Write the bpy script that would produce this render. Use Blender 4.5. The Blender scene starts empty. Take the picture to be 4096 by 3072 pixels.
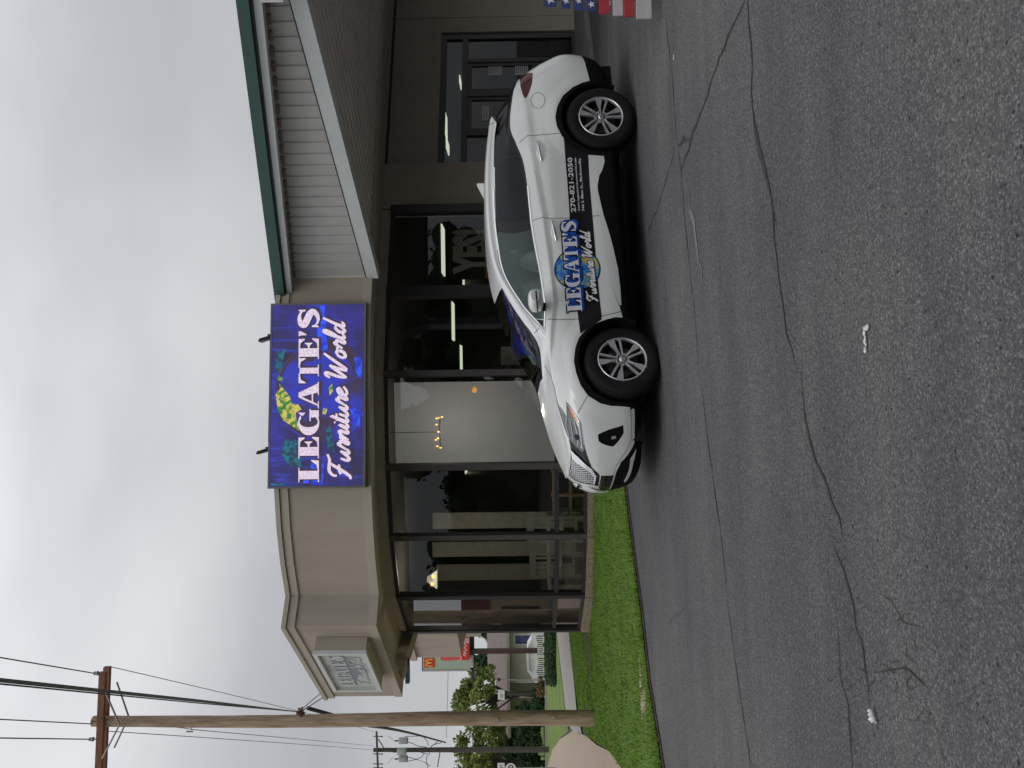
import bpy, bmesh, math, random
import numpy as np
from mathutils import Vector, Matrix, geometry, bvhtree
R = math.radians
random.seed(7); rng = np.random.default_rng(7)
sc = bpy.context.scene
# ---------------------------------------------------------------- camera
F_PX = 2958.0; CAM_H = 1.408; PIT = R(.64); ROL = R(.8)
rh = Vector((1, 0, 0)); uh = Vector((0, -math.sin(PIT), math.cos(PIT))); fh = Vector((0, math.cos(PIT), math.sin(PIT)))
RV = rh*math.cos(ROL) - uh*math.sin(ROL); UV = rh*math.sin(ROL) + uh*math.cos(ROL)
cd = bpy.data.cameras.new('camera'); cam = bpy.data.objects.new('camera', cd); sc.collection.objects.link(cam)
cd.sensor_width = 36; cd.lens = 36*F_PX/4096; cd.clip_end = 3000; cd.clip_start = .05
mc = Matrix((-UV, RV, -fh)).transposed().to_4x4(); mc.translation = (0, 0, CAM_H)   # the phone was held upright: the picture lies on its side
cam.matrix_world = mc; sc.camera = cam
def ray(x, y):
    U = (3072-y-1536)/F_PX; W = -(x-2048)/F_PX
    cr_, sr = math.cos(ROL), math.sin(ROL); r = U*cr_+W*sr; up = -U*sr+W*cr_
    c, s = math.cos(PIT), math.sin(PIT)
    return np.array([r, c-up*s, s+up*c])
def at(x, y, D): v = ray(x, y); return v*(D/v[1])+np.array([0, 0, CAM_H])
def atz(x, y, z): v = ray(x, y); return v*((z-CAM_H)/v[2])+np.array([0, 0, CAM_H])
def onpl(x, y, p0, az):
    v = ray(x, y); n = (-math.sin(az), math.cos(az)); t = (n[0]*p0[0]+n[1]*p0[1])/(n[0]*v[0]+n[1]*v[1]); return v*t+np.array([0, 0, CAM_H])
def G(x, y=0):
    x = np.asarray(x, float); b = np.clip((13.5-np.asarray(y, float))/4.5, 0, 1)
    return np.where(x > 0, .1*np.tanh(x/3.2)*b, .26*np.tanh(x/8.0))
def LZ(x, y):
    return .03+.13*np.clip((np.asarray(y, float)-10.5)/3, 0, 1)*np.clip((np.asarray(x, float)+7)/2, 0, 1)
def atg(x, y, off=0.0):
    z = 0.
    for _ in range(12):
        p = atz(x, y, z); z = float(G(p[0], p[1]))+off
    return np.array([p[0], p[1], z])
# ---------------------------------------------------------------- world and sun
SUN_EL, SUN_AZ = R(58), R(200)
w = bpy.data.worlds.new('World'); sc.world = w; w.use_nodes = True
nt = w.node_tree; nt.nodes.clear()
def nd(tree, typ, **k):
    n = tree.nodes.new(typ)
    for a, b in k.items():
        if a.startswith('i_'):
            key = a[2:]; key = int(key) if key.isdigit() else key
            n.inputs[key].default_value = b
        else: setattr(n, a, b)
    return n
sky = nd(nt, 'ShaderNodeTexSky', sky_type='NISHITA', sun_disc=False, sun_elevation=SUN_EL, sun_rotation=SUN_AZ)
tc = nd(nt, 'ShaderNodeTexCoord'); mp = nd(nt, 'ShaderNodeMapping'); mp.inputs['Scale'].default_value = (1.0, 1.0, 2.2); mp.inputs['Location'].default_value = (.35, .2, .9)
nt.links.new(tc.outputs['Generated'], mp.inputs[0])
n1 = nd(nt, 'ShaderNodeTexNoise', i_Scale=1.5, i_Detail=4.0, i_Roughness=.45, i_Distortion=.15); nt.links.new(mp.outputs[0], n1.inputs['Vector'])
cr = nd(nt, 'ShaderNodeValToRGB'); nt.links.new(n1.outputs['Fac'], cr.inputs[0])
cr.color_ramp.elements[0].position = .34; cr.color_ramp.elements[0].color = (.69, .705, .745, 1)
cr.color_ramp.elements[1].position = .64; cr.color_ramp.elements[1].color = (1.0, 1.015, 1.05, 1)
sep = nd(nt, 'ShaderNodeSeparateXYZ'); nt.links.new(tc.outputs['Generated'], sep.inputs[0])
mr = nd(nt, 'ShaderNodeMapRange', i_1=0.25, i_2=1.0, i_3=5.9, i_4=13.0); nt.links.new(sep.outputs['Z'], mr.inputs[0])
ml = nd(nt, 'ShaderNodeVectorMath', operation='SCALE'); nt.links.new(cr.outputs[0], ml.inputs[0]); nt.links.new(mr.outputs[0], ml.inputs['Scale'])
mx = nd(nt, 'ShaderNodeMix', data_type='RGBA'); mx.inputs[0].default_value = .97
nt.links.new(sky.outputs[0], mx.inputs[6]); nt.links.new(ml.outputs[0], mx.inputs[7])
bg = nd(nt, 'ShaderNodeBackground', i_Strength=.1); wo = nd(nt, 'ShaderNodeOutputWorld')
nt.links.new(mx.outputs[2], bg.inputs[0]); nt.links.new(bg.outputs[0], wo.inputs[0])
sd = bpy.data.lights.new('sun', 'SUN'); sd.energy = .5; sd.angle = R(24); sd.color = (1, .97, .93)
so = bpy.data.objects.new('sun', sd); sc.collection.objects.link(so); so.location = (0, -5, 30)
so.rotation_euler = (R(90)-SUN_EL, 0, R(180)-SUN_AZ)
sc.view_settings.view_transform = 'Standard'; sc.view_settings.look = 'None'; sc.view_settings.exposure = 0; sc.view_settings.gamma = 1
# ---------------------------------------------------------------- materials
def base(name):
    m = bpy.data.materials.new(name); m.use_nodes = True; t = m.node_tree
    return m, t, t.nodes['Principled BSDF']
def mat(name, col, rough=.7, metal=0., var=.12, scale=6., bump=0., bscale=40., spec=.5, coat=0., col2=None, stretch=(1, 1, 1), detail=5., emis=None, es=0., back=None):
    m, t, b = base(name)
    b.inputs['Roughness'].default_value = rough; b.inputs['Metallic'].default_value = metal
    b.inputs['Specular IOR Level'].default_value = spec; b.inputs['Coat Weight'].default_value = coat; b.inputs['Coat Roughness'].default_value = .04
    co = nd(t, 'ShaderNodeTexCoord'); mpp = nd(t, 'ShaderNodeMapping'); mpp.inputs['Scale'].default_value = stretch; t.links.new(co.outputs['Object'], mpp.inputs[0])
    n = nd(t, 'ShaderNodeTexNoise', i_Scale=scale, i_Detail=detail, i_Roughness=.6); t.links.new(mpp.outputs[0], n.inputs['Vector'])
    rr = nd(t, 'ShaderNodeValToRGB'); t.links.new(n.outputs['Fac'], rr.inputs[0])
    c2 = col2 or tuple(min(1, c*(1+var)) for c in col); c1 = col if col2 else tuple(c*(1-var) for c in col)
    rr.color_ramp.elements[0].position = .32; rr.color_ramp.elements[0].color = (*c1, 1)
    rr.color_ramp.elements[1].position = .68; rr.color_ramp.elements[1].color = (*c2, 1)
    src = rr.outputs[0]
    if back:
        g = nd(t, 'ShaderNodeNewGeometry'); mm = nd(t, 'ShaderNodeMix', data_type='RGBA'); t.links.new(g.outputs['Backfacing'], mm.inputs[0])
        t.links.new(src, mm.inputs[6]); mm.inputs[7].default_value = (*back, 1); src = mm.outputs[2]
    t.links.new(src, b.inputs['Base Color'])
    if bump:
        n2 = nd(t, 'ShaderNodeTexNoise', i_Scale=bscale, i_Detail=4.0); t.links.new(mpp.outputs[0], n2.inputs['Vector'])
        bp = nd(t, 'ShaderNodeBump', i_Strength=bump, i_Distance=.02); t.links.new(n2.outputs['Fac'], bp.inputs['Height']); t.links.new(bp.outputs[0], b.inputs['Normal'])
    if emis: b.inputs['Emission Color'].default_value = (*emis, 1); b.inputs['Emission Strength'].default_value = es
    return m
def glass(name, tint, ior=1.5, rough=.0, gl=None):
    gc = gl; m, t, b = base(name); t.nodes.remove(b); out = t.nodes['Material Output']
    fr = nd(t, 'ShaderNodeFresnel', i_IOR=ior); gl = nd(t, 'ShaderNodeBsdfGlossy', i_Roughness=rough); tr = nd(t, 'ShaderNodeBsdfTransparent')
    tr.inputs[0].default_value = (*tint, 1); gl.inputs[0].default_value = (*(gc or (.95, .97, 1)), 1)
    mx = nd(t, 'ShaderNodeMixShader'); t.links.new(fr.outputs[0], mx.inputs[0]); t.links.new(tr.outputs[0], mx.inputs[1]); t.links.new(gl.outputs[0], mx.inputs[2]); t.links.new(mx.outputs[0], out.inputs[0])
    return m
M = {}
M['stucco'] = mat('stucco', (.40, .35, .285), .9, var=.075, scale=1.6, stretch=(1.8, 1.8, .4), bump=.25, bscale=260)
M['stucco_trim'] = mat('stucco_trim', (.44, .39, .32), .85, var=.04, scale=2, bump=.15, bscale=200)
M['soffit'] = mat('soffit', (.38, .325, .265), .9, var=.06, scale=3)
M['wall'] = mat('wall', (.37, .325, .265), .9, var=.08, scale=1.3, stretch=(1.6, 1.6, .5), bump=.2, bscale=200)
M['bronze'] = mat('bronze', (.045, .040, .042), .45, .3, var=.1, scale=8)
M['bronze_light'] = mat('bronze_light', (.10, .085, .085), .5, .3, var=.1, scale=8)
M['stone'] = mat('stone', (.16, .125, .09), .95, col2=(.42, .33, .24), scale=22, bump=1., bscale=26, stretch=(1, 1, 1.6))
M['green_metal'] = mat('green_metal', (.035, .088, .075), .5, .1, var=.06, scale=3)
M['white_metal'] = mat('white_metal', (.60, .62, .61), .55, 0, var=.05, scale=3)
M['grey_metal'] = mat('grey_metal', (.45, .47, .45), .5, .1, var=.06, scale=3)
M['siding'] = mat('siding', (.46, .45, .43), .6, 0, var=.06, scale=2.5)
M['ceiling'] = mat('ceiling', (.60, .55, .52), .7, 0, var=.08, scale=2)
M['rust'] = mat('rust', (.16, .07, .055), .8, var=.3, scale=9)
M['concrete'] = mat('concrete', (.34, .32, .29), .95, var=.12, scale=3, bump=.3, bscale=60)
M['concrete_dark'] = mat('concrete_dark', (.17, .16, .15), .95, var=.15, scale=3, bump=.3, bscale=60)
M['dirt'] = mat('dirt', (.34, .265, .20), 1, col2=(.43, .345, .27), scale=7, bump=.3, bscale=30)
M['scuff'] = mat('scuff', (.11, .11, .11), .9, col2=(.20, .195, .185), scale=24); M['mud_and_shade'] = mat('mud_and_shade', (.045, .038, .03), 1, col2=(.10, .08, .06), scale=9, bump=.5, bscale=40)
M['grass'] = mat('grass', (.055, .12, .012), 1, col2=(.13, .23, .03), scale=5, bump=.6, bscale=60)
M['grass_blade'] = mat('grass_blade', (.085, .165, .014), .8, col2=(.18, .30, .035), scale=2.2, spec=.2)
M['far_grass'] = mat('far_grass', (.10, .16, .025), 1, col2=(.17, .24, .045), scale=.7)
M['wood_pole'] = mat('wood_pole', (.25, .17, .105), .9, col2=(.48, .37, .265), scale=5, stretch=(3, 3, .35), bump=.5, bscale=14)
M['wood_red'] = mat('wood_red', (.16, .06, .032), .85, col2=(.26, .12, .07), scale=6, stretch=(.4, 4, 4), bump=.3, bscale=20)
M['galv'] = mat('galv', (.36, .34, .33), .5, .5, var=.1)
M['wire'] = mat('wire', (.03, .035, .035), .6)
M['wire_green'] = mat('wire_green', (.05, .07, .06), .5)
M['dark_pole'] = mat('dark_pole', (.08, .07, .062), .9, var=.2, scale=4)
M['can'] = mat('can', (.34, .38, .37), .5, .1, var=.05)
M['insulator'] = mat('insulator', (.30, .35, .34), .25)
M['brown_pole'] = mat('brown_pole', (.06, .032, .03), .6, var=.15)
M['roof_brown'] = mat('roof_brown', (.19, .155, .14), .95, var=.1, scale=3)
M['cream'] = mat('cream', (.55, .51, .43), .9, var=.05, scale=1)
M['white_paint'] = mat('white_paint', (.75, .75, .74), .5, var=.04)
M['dry_blade'] = mat('dry_blade', (.22, .17, .06), .9, col2=(.33, .27, .11), scale=3); M['black'] = mat('black', (.010, .010, .011), .8, spec=.15, var=.1)
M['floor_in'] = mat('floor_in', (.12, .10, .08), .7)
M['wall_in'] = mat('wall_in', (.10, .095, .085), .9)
M['film_glass'] = glass('film_glass', (.8, .8, .78), 1.9); M['board_in'] = mat('board_in', (.68, .69, .69), .8, var=.04, scale=1)
M['cream_in'] = mat('cream_in', (.50, .48, .39), .7)
M['wood_in'] = mat('wood_in', (.42, .27, .15), .6)
M['store_glass'] = glass('store_glass', (.72, .75, .74), 1.5)
M['corner_glass'] = glass('corner_glass', (.45, .47, .48), 2.6)
M['green_dark'] = mat('green_dark', (.015, .035, .035), .5)
M['grey_metal_d'] = mat('grey_metal_d', (.16, .16, .16), .6, .3)
M['sign_face'] = mat('sign_face', (.50, .53, .49), .5, var=.04, scale=2)
M['faded_blue'] = mat('faded_blue', (.24, .26, .31), .7, var=.12, scale=6); M['faded_blue_l'] = mat('faded_blue_l', (.38, .42, .42), .7, var=.12, scale=5); M['faded_white'] = mat('faded_white', (.56, .58, .56), .7, var=.03)
M['bulb_dim'] = mat('bulb_dim', (.6, .3, .1), .5, emis=(1, .45, .12), es=.5)
M['wood_dark'] = mat('wood_dark', (.03, .028, .03), .7); M['orange_dim'] = mat('orange_dim', (.55, .28, .07), .7, var=.3, scale=4); M['letter_grey'] = mat('letter_grey', (.6, .57, .5), .7); M['pic'] = mat('pic', (.22, .19, .14), .7, col2=(.34, .32, .28), scale=4)
M['satin_d'] = mat('satin_d', (.3, .3, .3), .4, .8); M['paper'] = mat('paper', (.50, .50, .50), .8, var=.03); M['ink'] = mat('ink', (.06, .06, .12), .8); M['ink_red'] = mat('ink_red', (.3, .03, .04), .8)
M['rust_d'] = mat('rust_d', (.20, .15, .14), .8)
M['sign_dark'] = mat('sign_dark', (.025, .035, .03), .6); M['sign_green'] = mat('sign_green', (.36, .46, .38), .5, col2=(.46, .48, .36), scale=.5); M['sign_red'] = mat('sign_red', (.62, .03, .025), .5, var=.03); M['sign_red2'] = mat('sign_red2', (.66, .10, .09), .5, var=.04); M['sign_pink'] = mat('sign_pink', (.66, .36, .36), .5)
M['sign_yellow'] = mat('sign_yellow', (.85, .50, .04), .5); M['win_blue'] = mat('win_blue', (.05, .06, .12), .2, col2=(.12, .14, .35), scale=1.5); M['gloss_dark'] = mat('gloss_dark', (.02, .022, .025), .1); M['tan_leaf'] = mat('tan_leaf', (.22, .15, .06), .9, var=.3, scale=2)
M['tan_wall'] = mat('tan_wall', (.36, .27, .18), .9); M['burgundy'] = mat('burgundy', (.11, .012, .02), .7); M['flag_blue'] = mat('flag_blue', (.035, .06, .20), .6, var=.2, scale=12); M['flag_red'] = mat('flag_red', (.42, .035, .04), .6, var=.12, scale=9); M['white_slat'] = mat('white_slat', (.50, .49, .50), .6, var=.1, scale=8, stretch=(.4, 3, 3))
M['tube'] = mat('tube', (.8, .85, .75), .5, emis=(.80, .85, .66), es=.95)
M['bulb'] = mat('bulb', (.9, .6, .2), .5, emis=(1, .52, .10), es=1.5)
M['leaf'] = mat('leaf', (.11, .18, .045), .75, col2=(.30, .33, .10), scale=.55, spec=.3, detail=3)
M['leaf_dark'] = mat('leaf_dark', (.03, .06, .03), .85, col2=(.06, .11, .05), scale=.5, spec=.2)
M['bark'] = mat('bark', (.06, .05, .04), .95, var=.3)
M['paint_solid'] = mat('paint_solid', (.65, .665, .645), .28, 0, var=.015, scale=2, coat=.7)
M['asphalt_line'] = mat('asphalt_line', (.022, .021, .02), .95, col2=(.05, .045, .04), scale=14)
# asphalt
def asphalt():
    m, t, b = base('asphalt'); b.inputs['Roughness'].default_value = .8; b.inputs['Specular IOR Level'].default_value = .35
    co = nd(t, 'ShaderNodeTexCoord').outputs['Object']
    def tex(typ, **k):
        n = nd(t, typ, **k); t.links.new(co, n.inputs['Vector']); return n
    v = tex('ShaderNodeTexVoronoi', i_Scale=150.); v2 = tex('ShaderNodeTexVoronoi', i_Scale=70.)
    nb = tex('ShaderNodeTexNoise', i_Scale=.45, i_Detail=5.0); nm = tex('ShaderNodeTexNoise', i_Scale=75., i_Detail=5., i_Roughness=.72)
    def ramp(src, *e):
        r_ = nd(t, 'ShaderNodeValToRGB'); t.links.new(src, r_.inputs[0]); el = r_.color_ramp.elements
        el[0].position, el[0].color = e[0][0], (*e[0][1], 1); el[1].position, el[1].color = e[-1][0], (*e[-1][1], 1)
        for p, c in e[1:-1]: q = el.new(p); q.color = (*c, 1)
        return r_.outputs[0]
    a = ramp(nb.outputs['Fac'], (.3, (.074, .077, .087)), (.5, (.091, .092, .098)), (.7, (.114, .111, .108)))
    mpw = nd(t, 'ShaderNodeMapping'); mpw.inputs['Scale'].default_value = (.22, 1.5, 1); mpw.inputs['Rotation'].default_value = (0, 0, R(-12)); t.links.new(co, mpw.inputs[0])
    wn = nd(t, 'ShaderNodeTexNoise', i_Scale=1.3, i_Detail=6., i_Roughness=.65); t.links.new(mpw.outputs[0], wn.inputs['Vector']); wr_ = ramp(wn.outputs['Fac'], (.32, (.80, .81, .84)), (.5, (1., 1., 1.)), (.70, (1.24, 1.20, 1.13)))
    pv = tex('ShaderNodeTexVoronoi', i_Scale=15.); pn = tex('ShaderNodeTexNoise', i_Scale=30., i_Detail=2.); pa = nd(t, 'ShaderNodeMath', operation='MULTIPLY_ADD', i_1=.22); t.links.new(pn.outputs['Fac'], pa.inputs[0]); t.links.new(pv.outputs['Distance'], pa.inputs[2]); pits = ramp(pa.outputs[0], (.185, (.25, .25, .25)), (.215, (1, 1, 1)))
    sx = nd(t, 'ShaderNodeSeparateXYZ'); t.links.new(v.outputs['Color'], sx.inputs[0])
    g = ramp(sx.outputs[0], (.0, (.45, .45, .45)), (.15, (.8, .8, .8)), (.75, (1.08, 1.06, 1.03)), (.95, (1.9, 1.8, 1.7)))
    h = ramp(nm.outputs['Fac'], (.30, (.20, .20, .20)), (.40, (.86, .86, .87)), (.62, (1.12, 1.11, 1.1)), (.78, (1.6, 1.58, 1.52)))
    def mul(x, y):
        n = nd(t, 'ShaderNodeMix', data_type='RGBA', blend_type='MULTIPLY'); n.inputs[0].default_value = 1; t.links.new(x, n.inputs[6]); t.links.new(y, n.inputs[7]); return n.outputs[2]
    t.links.new(mul(mul(mul(mul(a, wr_), pits), g), h), b.inputs['Base Color'])
    bp = nd(t, 'ShaderNodeBump', i_Strength=.55, i_Distance=.008); ad = nd(t, 'ShaderNodeMath', operation='ADD'); t.links.new(nm.outputs['Fac'], ad.inputs[0]); t.links.new(v2.outputs['Distance'], ad.inputs[1])
    t.links.new(ad.outputs[0], bp.inputs['Height']); t.links.new(bp.outputs[0], b.inputs['Normal'])
    return m
M['asphalt'] = asphalt()
# ---------------------------------------------------------------- mesh helpers
class MB:
    def __init__(s): s.v = []; s.f = []; s.sm = []
    def add(s, vs, fs, smooth=False):
        n = len(s.v); s.v += [tuple(float(c) for c in p) for p in vs]; s.f += [tuple(i+n for i in f) for f in fs]; s.sm += [smooth]*len(fs); return s
    def box(s, a, b):
        x0, y0, z0 = a; x1, y1, z1 = b
        return s.add([(x0, y0, z0), (x1, y0, z0), (x1, y1, z0), (x0, y1, z0), (x0, y0, z1), (x1, y0, z1), (x1, y1, z1), (x0, y1, z1)],
                     [(0, 3, 2, 1), (4, 5, 6, 7), (0, 1, 5, 4), (1, 2, 6, 5), (2, 3, 7, 6), (3, 0, 4, 7)])
    def prism(s, lo, hi):           # two loops of equal length
        n = len(lo)
        return s.add(list(lo)+list(hi), [tuple(range(n))[::-1], tuple(range(n, 2*n))]+[(i, (i+1) % n, n+(i+1) % n, n+i) for i in range(n)])
    def ext(s, poly, z0, z1): return s.prism([(p[0], p[1], z0) for p in poly], [(p[0], p[1], z1) for p in poly])
    def wallseg(s, p, q, z0, z1, t0=0., t1=.1):  # slab along plan segment; t = distance behind (away from the camera)
        d = np.array(q[:2])-np.array(p[:2]); d = d/np.linalg.norm(d); n = np.array([-d[1], d[0]])
        if n[1] < 0 and abs(n[1]) > .01: n = -n
        a, b = np.array(p[:2]), np.array(q[:2])
        return s.ext([a+n*t0, b+n*t0, b+n*t1, a+n*t1], z0, z1)
    def tube(s, pts, r, seg=8, smooth=True, caps=True):
        pts = [np.array(p, float) for p in pts]; rs = r if hasattr(r, '__len__') else [r]*len(pts)
        vs = []; fs = []
        for i, p in enumerate(pts):
            d = pts[min(i+1, len(pts)-1)]-pts[max(i-1, 0)]; d = d/(np.linalg.norm(d)+1e-9)
            a = np.cross(d, (0, 0, 1) if abs(d[2]) < .9 else (1, 0, 0)); a /= np.linalg.norm(a); b = np.cross(d, a)
            for k in range(seg):
                t = 2*math.pi*k/seg; vs.append(p+rs[i]*(a*math.cos(t)+b*math.sin(t)))
        for i in range(len(pts)-1):
            for k in range(seg): fs.append((i*seg+k, i*seg+(k+1) % seg, (i+1)*seg+(k+1) % seg, (i+1)*seg+k))
        s.add(vs, fs, smooth)
        if caps:
            n = len(pts); s.add(vs[:seg], [tuple(range(seg))[::-1]]); s.add(vs[(n-1)*seg:], [tuple(range(seg))])
        return s
    def lathe(s, prof, c=(0, 0, 0), axis='y', seg=32, smooth=True):   # prof: (radius, along)
        vs = []; fs = []
        for r_, h_ in prof:
            for k in range(seg):
                t = 2*math.pi*k/seg; a, b = r_*math.cos(t), r_*math.sin(t)
                vs.append({'y': (c[0]+a, c[1]+h_, c[2]+b), 'z': (c[0]+a, c[1]+b, c[2]+h_), 'x': (c[0]+h_, c[1]+a, c[2]+b)}[axis])
        for i in range(len(prof)-1):
            for k in range(seg): fs.append((i*seg+k, i*seg+(k+1) % seg, (i+1)*seg+(k+1) % seg, (i+1)*seg+k))
        return s.add(vs, fs, smooth)
    def ellip(s, c, r, seg=12, rings=8):
        prof = [(math.sin(math.pi*i/rings), -math.cos(math.pi*i/rings)) for i in range(rings+1)]
        vs = [(c[0]+r[0]*max(p, 1e-4)*math.cos(2*math.pi*k/seg), c[1]+r[1]*max(p, 1e-4)*math.sin(2*math.pi*k/seg), c[2]+r[2]*h_) for p, h_ in prof for k in range(seg)]
        return s.add(vs, [(i*seg+k, i*seg+(k+1) % seg, (i+1)*seg+(k+1) % seg, (i+1)*seg+k) for i in range(rings) for k in range(seg)], True)
def origin(p):
    l = Vector((0, 0, 0))
    while p is not None: l = l+p.location; p = p.parent
    return l
def link(o, parent=None): sc.collection.objects.link(o); o.parent = parent; return o
def obj(name, mb, m, parent=None, world=True, base_pt=None):
    me = bpy.data.meshes.new(name); off = origin(parent) if (parent and world) else Vector((0, 0, 0))
    if parent is None and base_pt is not None: off = Vector(base_pt)
    V = np.array(mb.v, float)-np.array(off)
    me.from_pydata([tuple(v) for v in V], [], mb.f); me.materials.append(M[m] if isinstance(m, str) else m)
    me.polygons.foreach_set('use_smooth', mb.sm); me.update()
    o = bpy.data.objects.new(name, me)
    if parent is None and base_pt is not None: o.location = off
    return link(o, parent)
def tag(o, label, cat, group=None):
    o['label'] = label; o['category'] = cat
    if group: o['group'] = group
    return o
def thing(name, label, cat, loc=(0, 0, 0), group=None):
    o = bpy.data.objects.new(name, None); o.empty_display_size = .3; o.location = [float(c) for c in loc]; link(o); return tag(o, label, cat, group)
def struct(name, mb, m, kind='structure'):
    o = obj(name, mb, m); o['kind'] = kind; return o
def copy_tree(o, parent=None):
    c = o.copy(); sc.collection.objects.link(c)
    if parent: c.parent = parent
    for ch in list(o.children): copy_tree(ch, c)
    return c
# lettering -------------------------------------------------------
def stroke(mb, pts, wd, put, e=0.):   # ribbon along pts; wd width (number or list); put maps (x, y, lift) to space
    P = [np.array(p, float) for p in pts]; n = len(P); ws = wd if hasattr(wd, '__len__') else [wd]*n
    L = []; Rr = []
    for i in range(n):
        d = P[min(i+1, n-1)]-P[max(i-1, 0)]; d = d/(np.linalg.norm(d)+1e-9); q = np.array([-d[1], d[0]])*ws[i]/2
        L.append(P[i]+q); Rr.append(P[i]-q)
    vs = [put(*p, e) for p in L]+[put(*p, e) for p in Rr]
    mb.add(vs, [(i, n+i, n+i+1, i+1) for i in range(n-1)])
def smooth_pts(pts, k=6):
    P = [np.array(p, float) for p in pts]
    if len(P) < 3: return P
    out = []
    for i in range(len(P)-1):
        p0, p1, p2, p3 = P[max(i-1, 0)], P[i], P[i+1], P[min(i+2, len(P)-1)]
        for j in range(k):
            t = j/k; out.append(.5*(2*p1+(p2-p0)*t+(2*p0-5*p1+4*p2-p3)*t*t+(3*p1-p0-3*p2+p3)*t**3))
    return out+[P[-1]]
def pl(mb, pts, put, e=0.): mb.add([put(*p, e) for p in pts], [tuple(range(len(pts)))])
SERIF = {}
def arc(cx, cy, rx, ry, a0, a1, n=14): return [(cx+rx*math.cos(R(a0+(a1-a0)*i/n)), cy+ry*math.sin(R(a0+(a1-a0)*i/n))) for i in range(n+1)]
def g_L(): return .86, [[(.02, 0), (.56, 0), (.56, .05), (.44, .05), (.44, .95), (.56, .95), (.56, 1), (.02, 1), (.02, .95), (.13, .95), (.13, .05), (.02, .05)], [(.44, 0), (.82, 0), (.84, .38), (.80, .38), (.66, .12), (.44, .06)]]
def g_E(): return .84, [[(.02, 0), (.44, 0), (.44, 1), (.02, 1), (.02, .95), (.12, .95), (.12, .05), (.02, .05)], [(.44, 0), (.80, 0), (.82, .33), (.78, .33), (.64, .10), (.44, .06)], [(.44, 1), (.80, 1), (.80, .70), (.76, .70), (.64, .91), (.44, .94)], [(.44, .47), (.56, .44), (.62, .32), (.65, .32), (.65, .70), (.62, .70), (.56, .57), (.44, .53)]]
def g_G():
    o = arc(.48, .5, .46, .52, 48, 312, 24); i = arc(.52, .5, .20, .45, 306, 54, 24)
    return 1.0, [('ring', o, i[::-1]), [(.70, .0), (.95, .0), (.95, .40), (1.0, .40), (1.0, .46), (.55, .46), (.55, .40), (.68, .40)], [(.74, .80), (.86, .66), (.88, 1.0), (.84, 1.0)]]
def g_A(): return .90, [[(.42, 1), (.60, 1), (.94, .05), (1.0, .05), (1.0, 0), (.50, 0), (.50, .05), (.60, .05)], [(.42, 1), (.46, .88), (.16, .05), (.26, .05), (.26, 0), (0, 0), (0, .05), (.09, .05)], [(.24, .28), (.58, .28), (.56, .35), (.26, .35)]]
def g_T(): return .9, [[(.29, 0), (.73, 0), (.73, .05), (.62, .05), (.62, .95), (.40, .95), (.40, .05), (.29, .05)], [(.62, 1), (.98, 1), (.99, .66), (.95, .66), (.84, .9), (.62, .94)], [(.40, 1), (.04, 1), (.03, .66), (.07, .66), (.18, .9), (.40, .94)]]
def g_q(): return .30, [[(.04, 1.0), (.24, 1.0), (.22, .85), (.12, .62), (.08, .62), (.08, .85)]]
def g_S():
    p = smooth_pts([(.70, .80), (.58, .93), (.36, .96), (.18, .86), (.18, .70), (.40, .56), (.60, .42), (.66, .26), (.52, .08), (.30, .04), (.12, .18)], 5)
    n = len(p); wd = [.06+.24*math.sin(math.pi*i/(n-1))**1.3 for i in range(n)]
    return .82, [('st', p, wd), [(.68, .66), (.74, .66), (.74, 1.0), (.70, 1.0), (.64, .86)], [(.07, .34), (.13, .34), (.17, .16), (.10, 0), (.06, 0)]]
def serif_word(mb, word, put, x0, W, H, y0=0., e=0., grow=0.):
    gs = {'L': g_L, 'E': g_E, 'G': g_G, 'A': g_A, 'T': g_T, "'": g_q, 'S': g_S}
    tot = sum(gs[c]()[0]+.02 for c in word); k = W/tot; x = x0; j = 0
    for c in word:
        wv, parts = gs[c]()
        for p in parts:
            j += 1; ee = e+.0003*(j % 7)
            tr = lambda a, b: put(x+a*k, y0+b*H, ee)
            if p[0] == 'ring':
                o, i_ = p[1], p[2]; n = len(o); mb.add([tr(*q) for q in o]+[tr(*q) for q in i_], [(q, q+1, n+q+1, n+q) for q in range(n-1)])
            elif p[0] == 'st': stroke(mb, [(x+a*k, y0+b*H) for a, b in p[1]], [q*(k+H)/2 for q in p[2]], put, ee)
            else: mb.add([tr(*q) for q in p], [tuple(range(len(p)))])
        x += (wv+.02)*k
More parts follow.
